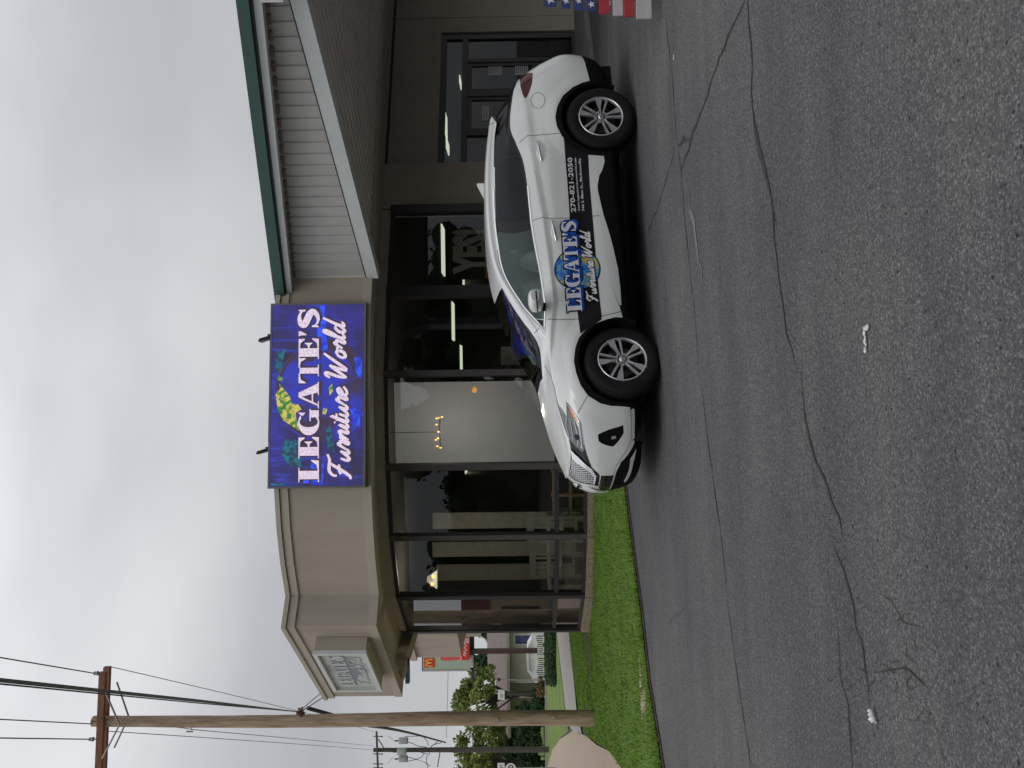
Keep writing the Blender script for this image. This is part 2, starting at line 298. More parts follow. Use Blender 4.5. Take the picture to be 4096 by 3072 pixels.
SCR = {  # brush script strokes, x-height .42, capital 1, widths added later
 'F': (.72, [[(.02, .02), (.12, .0), (.24, .25), (.38, .70), (.46, .92)], [(.02, .62), (.0, .80), (.14, .96), (.36, .95), (.60, .93), (.80, 1.02)], [(.12, .44), (.30, .50), (.50, .50)]]),
 'u': (.46, [[(.05, .42), (.03, .15), (.10, .02), (.22, .12), (.34, .42)], [(.34, .42), (.32, .12), (.38, .02), (.50, .12)]]),
 'r': (.36, [[(.02, .14), (.12, .44), (.18, .50), (.20, .40), (.34, .42)], [(.32, .42), (.26, .10), (.30, .02), (.40, .10)]]),
 'n': (.48, [[(.0, .12), (.10, .42), (.07, .02)], [(.07, .02), (.18, .32), (.30, .44), (.36, .36), (.34, .08), (.40, .02), (.50, .12)]]),
 'i': (.24, [[(.02, .12), (.12, .42), (.09, .12), (.14, .02), (.26, .12)], [(.16, .60), (.18, .66)]]),
 't': (.28, [[(.02, .12), (.16, .80), (.09, .14), (.14, .02), (.28, .12)], [(.02, .52), (.32, .54)]]),
 'e': (.40, [[(.04, .16), (.20, .24), (.30, .36), (.22, .44), (.10, .36), (.07, .14), (.16, .02), (.28, .04), (.42, .16)]]),
 'W': (.95, [[(.02, .78), (.10, .96), (.20, .92), (.16, .40), (.20, .0)], [(.20, .0), (.44, .55), (.54, .78)], [(.54, .78), (.50, .30), (.54, .0), (.80, .60), (.98, 1.02)]]),
 'o': (.42, [[(.20, .44), (.08, .34), (.05, .14), (.14, .02), (.28, .10), (.30, .32), (.20, .44), (.34, .38), (.44, .40)]]),
 'l': (.28, [[(.02, .12), (.20, .60), (.24, .92), (.16, .96), (.10, .60), (.10, .12), (.16, .02), (.28, .12)]]),
 'd': (.46, [[(.30, .38), (.16, .44), (.05, .26), (.08, .06), (.18, .02), (.32, .30)], [(.46, 1.0), (.36, .50), (.32, .12), (.38, .02), (.50, .14)]]),
 ' ': (.22, [])}
def script_word(mb, word, put, x0, W, H, y0=0., wd=.085, e=0., slant=.28, rise=0.):
    tot = sum(SCR[c][0] for c in word); k = W/tot; x = x0; j = 0
    for c in word:
        a, ss = SCR[c]
        for s_ in ss:
            j += 1
            P = [(x+p[0]*k+slant*p[1]*H, y0+p[1]*H+rise*(x+p[0]*k-x0)) for p in smooth_pts(s_, 5)]
            n = len(P); ws = [wd*H*(.75+.45*math.sin(math.pi*i/max(1, n-1))) for i in range(n)]
            stroke(mb, P, ws, put, e+.0003*(j % 5))
        x += a*k
def font_word(mb, text, put, x0, W, H, y0=0., bold=.02, e=0.):
    c = bpy.data.curves.new('t', 'FONT'); c.body = text; c.size = 1; c.offset = bold; c.resolution_u = 2
    o = bpy.data.objects.new('t', c); sc.collection.objects.link(o); dg = bpy.context.evaluated_depsgraph_get()
    me = bpy.data.meshes.new_from_object(o.evaluated_get(dg)); V = [v.co.copy() for v in me.vertices]; Fs = [tuple(p.vertices) for p in me.polygons]
    bpy.data.objects.remove(o); bpy.data.curves.remove(c); bpy.data.meshes.remove(me)
    xa, xb = min(v.x for v in V), max(v.x for v in V)
    cap = .72
    mb.add([put(x0+(v.x-xa)/(xb-xa)*W, y0+v.y/cap*H, e) for v in V], Fs)
# ================================================================ GROUND
def sheet(name, poly, m, z=0., step=.6, kind='structure', zf=None):
    P = np.array([p[:2] for p in poly]); x0, y0 = P.min(0); x1, y1 = P.max(0)
    gx, gy = np.meshgrid(np.arange(x0, x1, step), np.arange(y0, y1, step)); g = np.stack([gx.ravel(), gy.ravel()], 1); g = g[inp2(g, P)]
    B = []; E_ = []
    for i in range(len(P)):
        a, b = P[i], P[(i+1) % len(P)]; k = max(1, int(np.linalg.norm(b-a)/step)); B += [a+(b-a)*j/k for j in range(k)]
    n = len(B); pts = B+list(g); r = geometry.delaunay_2d_cdt([Vector(p) for p in pts], [(i, (i+1) % n) for i in range(n)], [], 0, 1e-4)
    V = np.array([tuple(v) for v in r[0]]); Fs = [tuple(f) for f in r[2]]; c = np.array([V[list(f)].mean(0) for f in Fs]); k = inp2(c, P)
    zz = G(V[:, 0], V[:, 1])+z
    if zf is not None: zz = zz+zf(V[:, 0], V[:, 1])
    mb = MB(); F2 = []
    for f, q in zip(Fs, k):
        if q:
            a, b, c_ = V[f[0]], V[f[1]], V[f[2]]; F2.append(f if (b[0]-a[0])*(c_[1]-a[1])-(b[1]-a[1])*(c_[0]-a[0]) > 0 else f[::-1])
    mb.add([(v[0], v[1], h_) for v, h_ in zip(V, zz)], F2, True); o = obj(name, mb, m); o['kind'] = kind; return o
def inp2(P, poly):
    x, y = P[:, 0], P[:, 1]; r = np.zeros(len(P), bool); n = len(poly)
    for i in range(n):
        a, b = poly[i], poly[(i+1) % n]; c = ((a[1] > y) != (b[1] > y)); r ^= c & (x < (b[0]-a[0])*(y-a[1])/((b[1]-a[1]) or 1e-12)+a[0])
    return r
# parking lot: one sheet to the horizon, finer near the camera
xs = np.unique(np.concatenate([np.linspace(-12, 16, 57), [-900, -400, -200, -100, -60, -40, -30, -24, -20, -16, 20, 30, 60, 120, 400, 900]]))
ys = np.unique(np.concatenate([np.linspace(-6, 20, 53), [-900, -300, -100, -40, -15, 25, 30, 40, 60, 100, 200, 500, 1500]]))
mb = MB(); nx, ny = len(xs), len(ys)
mb.add([(x, y, float(G(x, y))) for y in ys for x in xs], [(j*nx+i, j*nx+i+1, (j+1)*nx+i+1, (j+1)*nx+i) for j in range(ny-1) for i in range(nx-1)], True)
struct('parking_lot', mb, 'asphalt')
def crack(mb, z, pts, wd, jit=.012):
    a, b, s = z; P = [atg(a+s*p[0], b+s*p[1])[:2] for p in pts]; Q = []
    for p, q in zip(P, P[1:]):
        k = max(1, int(np.linalg.norm(q-p)/.10))
        for j in range(k): Q.append(p+(q-p)*j/k+rng.normal(0, jit, 2))
    Q.append(P[-1]); n = len(Q); vs = []
    for sg in (1, -1):
        for i in range(n):
            d = Q[min(i+1, n-1)]-Q[max(i-1, 0)]; d = d/(np.linalg.norm(d)+1e-9); w_ = .62*wd*rng.uniform(.15, 1.5)*(min(1, i/2+.2))*(min(1, (n-1-i)/2+.2)); q = Q[i]+sg*np.array([-d[1], d[0]])*w_/2; vs.append((q[0], q[1], float(G(q[0], q[1]))+.004))
    mb.add(vs, [(i, n+i, n+i+1, i+1) for i in range(n-1)])
ZA = (2300, 0, .9044); ZB = (2300, 1500, .9478)
cm = MB()
crack(cm, ZA, [(755, 0), (700, 110), (640, 260), (570, 450), (520, 590), (490, 690), (470, 760)], .05)
crack(cm, ZA, [(520, 600), (455, 640)], .07); crack(cm, ZA, [(440, 660), (390, 850), (320, 1040)], .022)
crack(cm, ZA, [(400, 60), (430, 330), (450, 600), (470, 760), (490, 1000), (515, 1250), (540, 1500), (550, 1659)], .022, .006)
crack(cm, ZB, [(530, 0), (565, 300), (620, 700), (650, 1000), (690, 1300), (745, 1659), (760, 1760)], .024, .006)
crack(cm, ZA, [(765, -40), (780, 300), (785, 480), (820, 650), (870, 880), (895, 1130), (920, 1380), (960, 1540), (990, 1659)], .028)
crack(cm, ZA, [(785, 500), (820, 660), (870, 890), (892, 1000)], .05)
crack(cm, ZB, [(950, 0), (985, 250), (1015, 370), (1050, 440), (1115, 620), (1135, 690)], .03)
crack(cm, ZB, [(1080, 705), (1130, 830), (1170, 970), (1195, 1060), (1210, 1130), (1225, 1300), (1250, 1400)], .024, .014)
crack(cm, ZB, [(1090, 960), (1115, 1100), (1120, 1280), (1150, 1380), (1160, 1500), (1172, 1659), (1175, 1760)], .02, .012)
crack(cm, ZB, [(1190, 850), (1260, 960)], .008, .02); crack(cm, ZB, [(1290, 915), (1340, 930), (1390, 1050), (1480, 1070)], .009, .014)
crack(cm, ZB, [(1270, 1280), (1320, 1240), (1400, 1250), (1465, 1255), (1500, 1330)], .016, .014); crack(cm, ZB, [(1250, 1050), (1290, 1200), (1320, 1240)], .008, .014)
crack(cm, ZB, [(1470, 1380), (1530, 1480), (1535, 1560), (1565, 1659)], .009, .014); crack(cm, ZB, [(1600, 1400), (1660, 1380), (1690, 1330)], .009, .014)
crack(cm, ZB, [(995, 300), (1008, 420), (1025, 545)], .010, .006); crack(cm, ZB, [(400, 1055), (430, 1010), (465, 975)], .012, .02)
crack(cm, ZB, [(1140, 700), (1165, 690), (1205, 712)], .009, .012); crack(cm, ZB, [(1070, 890), (1110, 900), (1135, 950)], .008, .012); crack(cm, ZB, [(790, 960), (820, 1160), (835, 1280)], .007, .008)
crack(cm, ZB, [(1150, 1365), (1175, 1310), (1190, 1300)], .011, .012); crack(cm, ZB, [(1480, 1080), (1540, 1180), (1560, 1250)], .007, .014); crack(cm, ZA, [(1050, 380), (1060, 470)], .006)
g_ = np.random.default_rng(12)
def branchy(z, pts, n, ln):      # fine side cracks leaving a main crack
    a, b, s = z; P = [atg(a+s*p[0], b+s*p[1])[:2] for p in pts]
    for i in range(n):
        k = g_.integers(0, len(P)-1); q = P[k]+(P[k+1]-P[k])*g_.random()+g_.normal(0, .06, 2); dd_ = P[k+1]-P[k]; an = math.atan2(dd_[1], dd_[0])+g_.choice([0, 0, math.pi, 1.2, -1.2])+g_.normal(0, .25); Q = [q]
        for j in range(int(g_.integers(4, 9))): an += g_.normal(0, .5); Q.append(Q[-1]+np.array([math.cos(an), math.sin(an)])*ln*g_.uniform(.5, 1.3))
        m = len(Q); vs = []
        for sg in (1, -1):
            for i2 in range(m):
                d = Q[min(i2+1, m-1)]-Q[max(i2-1, 0)]; d = d/(np.linalg.norm(d)+1e-9); q2 = Q[i2]+sg*np.array([-d[1], d[0]])*.0026*g_.uniform(.0, 1.3)*(1-i2/m); vs.append((q2[0], q2[1], float(G(q2[0], q2[1]))+.0045+.0001*(i % 9)))
        cm.add(vs, [(i2, m+i2, m+i2+1, i2+1) for i2 in range(m-1)])
branchy(ZB, [(1090, 700), (1170, 970), (1210, 1130), (1250, 1400)], 16, .035); branchy(ZB, [(1090, 960), (1125, 1300), (1172, 1659)], 9, .035); branchy(ZB, [(1290, 915), (1390, 1050), (1320, 1240), (1465, 1255), (1535, 1560)], 14, .03); branchy(ZA, [(785, 500), (870, 890), (920, 1380), (990, 1659)], 7, .025)
struct('asphalt_cracks', cm, 'asphalt_line')
sm_ = MB(); crack(sm_, ZA, [(500, 820), (520, 950), (545, 1130), (562, 1285)], .12, .03); crack(sm_, ZA, [(1300, 570), (1310, 640)], .05, .02); crack(sm_, ZA, [(1120, 1050), (1128, 1090)], .03, .01); crack(sm_, ZB, [(410, 180), (425, 300)], .10, .02); crack(sm_, ZA, [(640, 230), (648, 290)], .05, .02); crack(sm_, ZA, [(565, 440), (574, 470)], .04, .02)
struct('scuff_marks', sm_, 'scuff')
# faint tyre-worn pale streak
# lawn
ZC = (1600, 2400, .5425)
le = [atg(*p) for p in ((2495, 1700), (2501, 1850), (2504, 1936), (2532, 2163), (2570, 2448), (2600, 2732), (2632, 2922), (2655, 3072), (2680, 3250))]
lawn_z = lambda x, y: .03+0*x
far_l = [atg(*p) for p in ((2520, 3250), (2500, 3072), (2448, 3000), (2395, 2975), (2350, 2940), (2325, 2880), (2312, 2800), (2290, 2640), (2277, 2500))]
_d = le[-1]-le[-3]; _d = _d/np.linalg.norm(_d); _n = np.array([-_d[1], _d[0], 0]); _n = _n if _n[1] > 0 else -_n
EXT = [le[-1]+_d*9, le[-1]+_d*9+_n*1.5]
lawn_poly = le+EXT+far_l+[np.array([-2.8, 20., 0]), np.array([-3.6, 15.0, 0]), np.array([-1, 13.75, 0]), np.array([1.2, 13.7, 0])]
sheet('lawn', lawn_poly, 'grass', 0., .5, zf=LZ)
LP = np.array([p[:2] for p in lawn_poly])
def blades(name, poly, n, hgt, m='grass_blade', z=.03, label=None, w=.006):
    x0, y0 = poly.min(0); x1, y1 = poly.max(0); q = rng.uniform((x0, y0), (x1, y1), (int(n*2.5), 2)); q = q[inp2(q, poly)][:n]; n = len(q)
    dens = np.sin(q[:, 0]*3.1+q[:, 1]*1.7)*np.sin(q[:, 0]*1.3-q[:, 1]*2.9); a = rng.uniform(0, 2*np.pi, n); h_ = hgt*rng.uniform(.4, 1.2, n)*(1+.25*dens); ln = rng.normal(0, .45, (n, 2))*h_[:, None]
    d = np.stack([np.cos(a), np.sin(a)], 1)*w*rng.uniform(.6, 1.5, n)[:, None]; zb = G(q[:, 0], q[:, 1])+LZ(q[:, 0], q[:, 1])-.005
    v = np.zeros((n, 3, 3)); v[:, 0, :2] = q-d; v[:, 1, :2] = q+d; v[:, 2, :2] = q+ln; v[:, 0, 2] = zb; v[:, 1, 2] = zb; v[:, 2, 2] = zb+h_
    me = bpy.data.meshes.new(name); me.vertices.add(n*3); me.vertices.foreach_set('co', v.ravel()); me.loops.add(n*3); me.loops.foreach_set('vertex_index', np.arange(n*3)); me.polygons.add(n); me.polygons.foreach_set('loop_start', np.arange(n)*3); me.polygons.foreach_set('loop_total', np.full(n, 3)); me.update(); me.validate()
    me.materials.append(M[m]); o = bpy.data.objects.new(name, me); link(o); o['kind'] = 'stuff'; return o
gb = blades('grass', LP, 90000, .055); gd_ = blades('dry_grass', LP, 7000, .05, 'dry_blade')
# ragged dirt edge between lawn and asphalt, colour darkened for the shaded gap
ep = [p for p in le]; mbE = MB(); n = len(ep)
pin = []; 
for i, p in enumerate(ep):
    d = ep[min(i+1, n-1)]-ep[max(i-1, 0)]; d = d/np.linalg.norm(d); nrm = np.array([d[1], -d[0], 0]); nrm = nrm if nrm[1] < 0 else -nrm; pin.append((p-nrm*.05, p+nrm*.10))
dirt_poly = [a for a, b in pin]+[b for a, b in pin][::-1]
sheet('lawn_edge', dirt_poly, 'mud_and_shade', .012, .12)
eb = np.array([(a+(b-a)*.0)[:2] for a, b in pin]+[(a+(b-a)*.75)[:2] for a, b in pin][::-1]); _z = LZ; edge_tuft = blades('edge_grass', eb, 9000, .075, w=.005)
# bare earth on the left, sidewalk, far lawn and street
dp_src = ((2296, 2924), (2325, 2935), (2350, 2942), (2395, 2980), (2448, 3005), (2500, 3072), (2560, 3200), None, (2191, 3300), (2191, 3072), (2212, 3000), (2245, 2955))
dp = []
for p in dp_src:
    if p is None: dp += [EXT[1]-_n*.1, EXT[1]+_n*14]
    else: dp.append(atg(*p))
sheet('bare_earth', dp, 'dirt', .045, .5)
sw_ = [atg(*p) for p in ((2277, 2480), (2313, 2845), (2334, 2935), (2300, 2928), (2282, 2900), (2268, 2845), (2225, 2480))]
sheet('sidewalk', sw_, 'concrete', .05, .5)
fl = [atg(*p) for p in ((2265, 2845), (2222, 2480), (2196, 2480), (2192, 2700), (2192, 3072), (2195, 3400), (2215, 3072), (2245, 2950), (2278, 2925))]
sheet('verge', fl, 'far_grass', .035, 1.0)
yard = [(-90, 39), (-3, 39), (-3, 150), (-90, 150)]
sheet('yard', [np.array([*p, 0.]) for p in yard], 'far_grass', .03, 8)
kb = MB(); a = atg(2187, 2480); b = atg(2191, 3250); kb.wallseg(a, b, -.3, -.12+.02, 0, .3); struct('kerb', kb, 'concrete')
# worn earth by the wall corner
sheet('worn_earth', [atg(*p) for p in ((2352, 2500), (2385, 2520), (2385, 2640), (2372, 2720), (2358, 2640), (2350, 2560))], 'mud_and_shade', .012, .2, zf=LZ)
# broken edging stones and litter
for i, (q, lab) in enumerate((([(2562, 2580), (2570, 2640), (2580, 2760), (2572, 2765), (2562, 2700)], 'long thin slab of broken concrete edging along the lawn edge'), ([(2566, 2765), (2590, 2755), (2598, 2860), (2582, 2850)], 'tan chunk of broken concrete edging nearest the wooden pole'), ([(2568, 2800), (2578, 2800), (2586, 2878), (2578, 2880)], 'small broken concrete sliver lying on the grass by the tan chunk'))):
    P = [atg(*p) for p in q]; mb = MB(); mb.prism([(p[0], p[1], p[2]+.0) for p in P][::-1], [(p[0]+.01, p[1]+.01, p[2]+.026+.01*(j % 2)) for j, p in enumerate(P)][::-1]); tag(obj('edging_stone', mb, 'dirt', base_pt=P[0]), lab, 'stone', 'broken edging stones')
def litter(name, z, pts, wds, lab, cat, h_=.006):
    a, b, s = z; P = [atg(a+s*p[0], b+s*p[1]) for p in pts]; mb = MB(); P2 = smooth_pts([p[:2] for p in P], 4); n = len(P2); W_ = np.interp(np.linspace(0, 1, n), np.linspace(0, 1, len(wds)), wds); top = []; bot = []
    L = []; R_ = []
    for i in range(n):
        d = P2[min(i+1, n-1)]-P2[max(i-1, 0)]; d = d/(np.linalg.norm(d)+1e-9); q = np.array([-d[1], d[0]])*W_[i]/2; L.append(P2[i]+q); R_.append(P2[i]-q)
    def zz(p, e): return (p[0], p[1], float(G(*p))+e)
    vs = [zz(p, .004) for p in L]+[zz(p, .004) for p in R_]+[zz(p, h_+.012*math.sin(i*1.3)**2) for i, p in enumerate(L)]+[zz(p, h_+.009*math.sin(i*.9)**2) for i, p in enumerate(R_)]
    f = []
    for i in range(n-1): f += [(2*n+i, 3*n+i, 3*n+i+1, 2*n+i+1), (i, i+1, n+i+1, n+i), (i, 2*n+i, 2*n+i+1, i+1), (n+i, n+i+1, 3*n+i+1, 3*n+i)]
    mb.add(vs, f, True); return tag(obj(name, mb, 'white_paint', base_pt=zz(P2[0], 0)), lab, cat)
litter('plastic_spoon', (3300, 2600, .2845), [(685, 830), (700, 890), (712, 950), (740, 1025)], [.006, .014, .026, .02], 'small white broken plastic spoon lying on cracked asphalt', 'litter', .02)
litter('paper_strip', (3300, 1100, .2411), [(745, 815), (725, 890), (690, 870), (685, 960), (700, 1120), (702, 1295)], [.006, .018, .012, .010, .008, .007], 'crumpled strip of white paper lying alone on the asphalt', 'litter', .006)
litter('paper_scrap', (2100, 0, .3617), [(1655, 610), (1662, 665)], [.02, .015], 'tiny white scrap of paper on asphalt behind the car', 'litter', .01)
# ================================================================ THE STORE
ST = thing('furniture_store', 'tan stucco shop with curved fascia, dark framed display windows and stone base', 'building', (0, 13.6, 0))
ZT, ZBt, ZS = 5.424, 3.858, 4.08
FO = [(8.6, 14.2), (7.17, 13.8), (5.0, 13.2), (2.6, 12.55), (1.83, 12.33), (1.30, 12.15), (.2, 12.02), (-.8, 11.99), (-1.67, 12.0), (-2.3, 12.09), (-2.9, 12.25), (-3.53, 12.5), (-3.98, 12.25), (-6.2, 14.75), (-5.85, 15.0)]
def offs(P, d):   # mitred offset toward the viewer's side (polyline runs right to left)
    P = [np.array(p, float) for p in P]; out = []
    for i in range(len(P)):
        ns = []
        for a, b in ((i-1, i), (i, i+1)):
            if a >= 0 and b < len(P): t = P[b]-P[a]; t /= np.linalg.norm(t); ns.append(np.array([t[1], -t[0]])*(-1))
        n_ = sum(ns); n_ /= np.linalg.norm(n_); k = 1/max(.4, n_@ns[0]); out.append(P[i]+n_*d*k)
    return out
_s = offs(FO, 1.)[7][1]-FO[7][1]; SG = -1 if _s > 0 else 1
def band(name, P, z0, z1, out, inn, m, parent):
    A, B = offs(P, SG*out), offs(P, -SG*inn); mb = MB()
    for i in range(len(P)-1): mb.prism([(*A[i], z0), (*A[i+1], z0), (*B[i+1], z0), (*B[i], z0)], [(*A[i], z1), (*A[i+1], z1), (*B[i+1], z1), (*B[i], z1)])
    mb2 = MB(); n = len(P)
    vs = [(*p, z) for z in (z0, z1) for q in (A, B) for p in q]; f = []
    for i in range(n-1): f += [(i, i+1, 2*n+i+1, 2*n+i), (n+i+1, n+i, 3*n+i, 3*n+i+1), (2*n+i, 2*n+i+1, 3*n+i+1, 3*n+i), (i+1, i, n+i, n+i+1)]
    f += [(0, 2*n, 3*n, n), (n-1, 2*n-1, 4*n-1, 3*n-1)]
    mb2.add(vs, f); return obj(name, mb2, m, parent)
fas = band('fascia', FO, ZBt+.0, ZT-.03, 0, .22, 'stucco', ST)
band('coping', FO, ZT-.075, ZT, .055, .26, 'stucco_trim', fas); band('coping_band', FO, ZT-.215, ZT-.085, .028, .0, 'stucco_trim', fas); band('lower_band', FO, ZBt-.006, ZBt+.14, .014, .0, 'stucco_trim', fas)
sj = MB()
for p, q in ((FO[11], FO[12]), (FO[12], FO[13])):
    pass
WP = [(3.46, 14.54), (1.76, 13.93), (.21, 13.5), (-1.50, 13.55), (-2.85, 13.85), (-4.15, 14.5), (-5.25, 15.8)]
sf = MB(); FI = offs(FO, -SG*.21); poly = [tuple(p) for p in FI]+[(-5.78, 15.7), (-5.6, 17.2), (-4.9, 17.2)]+[WP[6], WP[5], WP[4], WP[3], WP[2], WP[1], WP[0], (4.5, 14.9), (12., 17.6), (12., 14.8)]
sf.ext(poly, ZS, ZS+.06); obj('soffit', sf, 'soffit', ST)
# return fascia at the far left end
e = MB(); e.wallseg((-5.85, 15.0), (-5.78, 15.7), ZBt, ZT-.05, -.05, .15); e.ext([(-5.95, 15.5), (-5.6, 15.5), (-5.4, 17.2), (-5.75, 17.2)], ZBt, ZT-.1); obj('fascia_return', e, 'stucco', ST)
# wall above the windows and the stone base
wb = MB()
for p, q in zip(WP, WP[1:]): wb.wallseg(q, p, 3.90, ZS+.02, .0, .14)
obj('wall_header', wb, 'wall', ST)
sb = MB()
for p, q in zip(WP, WP[1:]): sb.wallseg(q, p, -.2, .195, -.07, .2)
obj('stone_base', sb, 'stone', ST)
HEAD, SILL, TR = 3.90, .20, .76
def bar(mb, p, q, z0, z1, d0=-.03, d1=.10): mb.wallseg(p, q, z0, z1, d0, d1)
mull = MB()
for i, p in enumerate(WP):
    hw = {0: .09, 1: .11, 2: .055, 3: .06, 4: .05, 5: .05, 6: .05}[i]
    a = np.array(WP[max(0, i-1)]); b = np.array(WP[min(6, i+1)]); d = (b-a)/np.linalg.norm(b-a); c = np.array(p)
    ms = MB(); ms.wallseg(c+d*hw, c-d*hw, SILL, HEAD, -.05, .09); obj('mullion', ms, 'bronze_light' if i in (2, 3, 4) else 'bronze', ST)
for i, (p, q) in enumerate(zip(WP, WP[1:])):
    p, q = np.array(p), np.array(q); d = (q-p)/np.linalg.norm(q-p); a, b = p+d*.06, q-d*.055
    fr = MB(); fr.wallseg(b, a, HEAD-.07, HEAD, -.02, .07); fr.wallseg(b, a, SILL, SILL+.06, -.02, .07)
    fr.wallseg(a-(a-b)/np.linalg.norm(a-b)*.012, a, SILL+.06, HEAD-.07, -.02, .07); fr.wallseg(b, b+(a-b)/np.linalg.norm(a-b)*.012, SILL+.06, HEAD-.07, -.02, .07)
    if i >= 2: fr.wallseg(b, a, TR-.04, TR+.04, -.02, .07)
    wn = obj('window', fr, 'bronze', ST)
    g = MB()
    zz_ = [(SILL+.06, TR-.04), (TR+.04, HEAD-.07)] if i >= 2 else [(SILL+.06, HEAD-.07)]
    for z0, z1 in zz_: gp = MB(); nn = np.array([-(a-b)[1], (a-b)[0]]); nn = nn/np.linalg.norm(nn); nn = nn if nn[1] > 0 else -nn; aa, bb = a+nn*.02, b+nn*.02; gp.add([(*bb, z0), (*aa, z0), (*aa, z1), (*bb, z1)], [(0, 1, 2, 3)]); obj('pane', gp, 'corner_glass' if i == 5 else ('film_glass' if i == 2 else 'store_glass'), wn)
# right-hand wall with the recessed entrance
w0_ = np.array([3.50, 14.55]); dw = np.array([math.cos(R(20)), math.sin(R(20))]); wr = MB(); wr.wallseg(w0_, w0_+dw*1.06, -.1, ZS+.02, .02, .34); wr.wallseg(w0_+dw*5.2, w0_+dw*9.5, -.1, ZS+.02, .33, .6)
nrm_ = np.array([-dw[1], dw[0]]); rc = w0_+dw*1.06+nrm_*.34
wr.wallseg(rc, rc+dw*4.2, 3.06, ZS+.02, .0, .2); obj('entrance_wall', wr, 'wall', ST)
wend = MB(); q = w0_+dw*4.78; wend.wallseg(q+nrm_*.34, q+dw*.5+nrm_*.34, -.1, 3.06, .0, .2); obj('entrance_wall', wend, 'wall', ST)
DL = 3.64   # door unit width
def dpt(s, t=0.): return rc+dw*s+nrm_*t
ent = MB()
for s0, s1, z0, z1 in ((0, .12, .02, 3.06), (DL-.12, DL+.0, .02, 3.06), (.12, DL-.12, 2.93, 3.06), (.12, DL-.12, 2.46, 2.58), (.92, 1.02, .02, 2.46), (1.94, 2.06, .02, 2.46), (2.86, 2.96, .02, 2.46), (.12, DL-.12, .02, .16)): ent.wallseg(dpt(s0), dpt(s1), z0, z1, .0, .09)
en = obj('entrance_frame', ent, 'bronze', ST)
for s0, s1, z0, z1, dr in ((.12, .92, .16, 2.46, 0), (1.02, 1.94, .16, 2.46, 1), (2.06, 2.86, .16, 2.46, 1), (2.96, DL-.12, .16, 2.46, 0), (.12, DL-.12, 2.58, 2.93, 0)):
    if dr:
        fr = MB()
        for a0, a1, b0, b1 in ((s0+.002, s0+.09, z0, z1), (s1-.09, s1-.002, z0, z1), (s0+.09, s1-.09, z1-.09, z1-.002), (s0+.09, s1-.09, z0+.002, z0+.22), (s0+.09, s1-.09, .98, 1.05)): fr.wallseg(dpt(a0), dpt(a1), b0, b1, .02, .065)
        do = obj('door', fr, 'bronze', ST); hd = MB(); hs = s1-.13 if s0 < 2 else s0+.13; hd.tube([(*dpt(hs, -.05), .85), (*dpt(hs, -.05), 1.25)], .014); hd.tube([(*dpt(hs, -.05), .88), (*dpt(hs, .02), .88)], .01); hd.tube([(*dpt(hs, -.05), 1.22), (*dpt(hs, .02), 1.22)], .01); obj('handle', hd, 'satin_d', do)
        s0, s1, z0, z1 = s0+.09, s1-.09, z0+.22, z1-.09; par = do
    else: par = en
    g = MB(); g.add([(*dpt(s0, .045), z0), (*dpt(s1, .045), z0), (*dpt(s1, .045), z1), (*dpt(s0, .045), z1)], [(0, 1, 2, 3)]); obj('pane', g, 'store_glass', par)
# notices taped inside the doors
def notice(x0, x1, y0, y1, lab, col, lines):
    # pixel box -> door plane
    pa = onpl((x0+x1)/2, y1, tuple(dpt(0, .035)), R(20)); pb = onpl((x0+x1)/2, y0, tuple(dpt(0, .035)), R(20)); zt = onpl(x0, (y0+y1)/2, tuple(dpt(0, .035)), R(20))[2]; zb = onpl(x1, (y0+y1)/2, tuple(dpt(0, .035)), R(20))[2]
    mb = MB(); mb.wallseg(pa, pb, zb, zt, 0, .004); o = tag(obj('paper_notice', mb, 'paper', base_pt=(pa[0], pa[1], zb)), lab, 'notice', 'paper notices on the entrance glass')
    W_ = np.linalg.norm((pb-pa)[:2]); tx = MB()
    for i in range(lines): z = zt-(i+.8)*(zt-zb)/(lines+.6); tx.wallseg(pa+(pb-pa)*.15, pa+(pb-pa)*(.85-.15*(i % 2)), z-.006, z+.006, -.003, -.001)
    obj('printed_lines', tx, col, o)
notice(1952, 2007, 245, 302, 'upper square white notice on the dark entrance door', 'ink', 6); notice(2060, 2112, 243, 300, 'lower square white notice just above the car tail light', 'ink', 6); notice(1928, 1956, 424, 482, 'narrow white notice with red print above the car roof end', 'ink_red', 2)
# entrance slab
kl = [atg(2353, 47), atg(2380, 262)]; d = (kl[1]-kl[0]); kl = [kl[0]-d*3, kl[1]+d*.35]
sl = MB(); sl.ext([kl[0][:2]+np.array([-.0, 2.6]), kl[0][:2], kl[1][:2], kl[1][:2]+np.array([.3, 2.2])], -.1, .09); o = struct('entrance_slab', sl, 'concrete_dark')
# ------------------------------------------------ canopy over the drive
CN = bpy.data.objects.new('entrance_canopy', None); CN.location = (0, 0, 0); link(CN, ST); CN.location = (0, -13.6, 0)
P0 = np.array([1.83, 12.33]); dc = np.array([math.cos(R(-52)), math.sin(R(-52))]); nc = np.array([dc[1], -dc[0]])  # nc points to the open side (left)
if nc[0] > 0: nc = -nc
def cp(s, o_, z): q = P0+dc*s+nc*o_; return (q[0], q[1], z)
Lc = 4.75; zb = lambda s: 3.75+.028*s; zt = lambda s: 5.178-.178*s
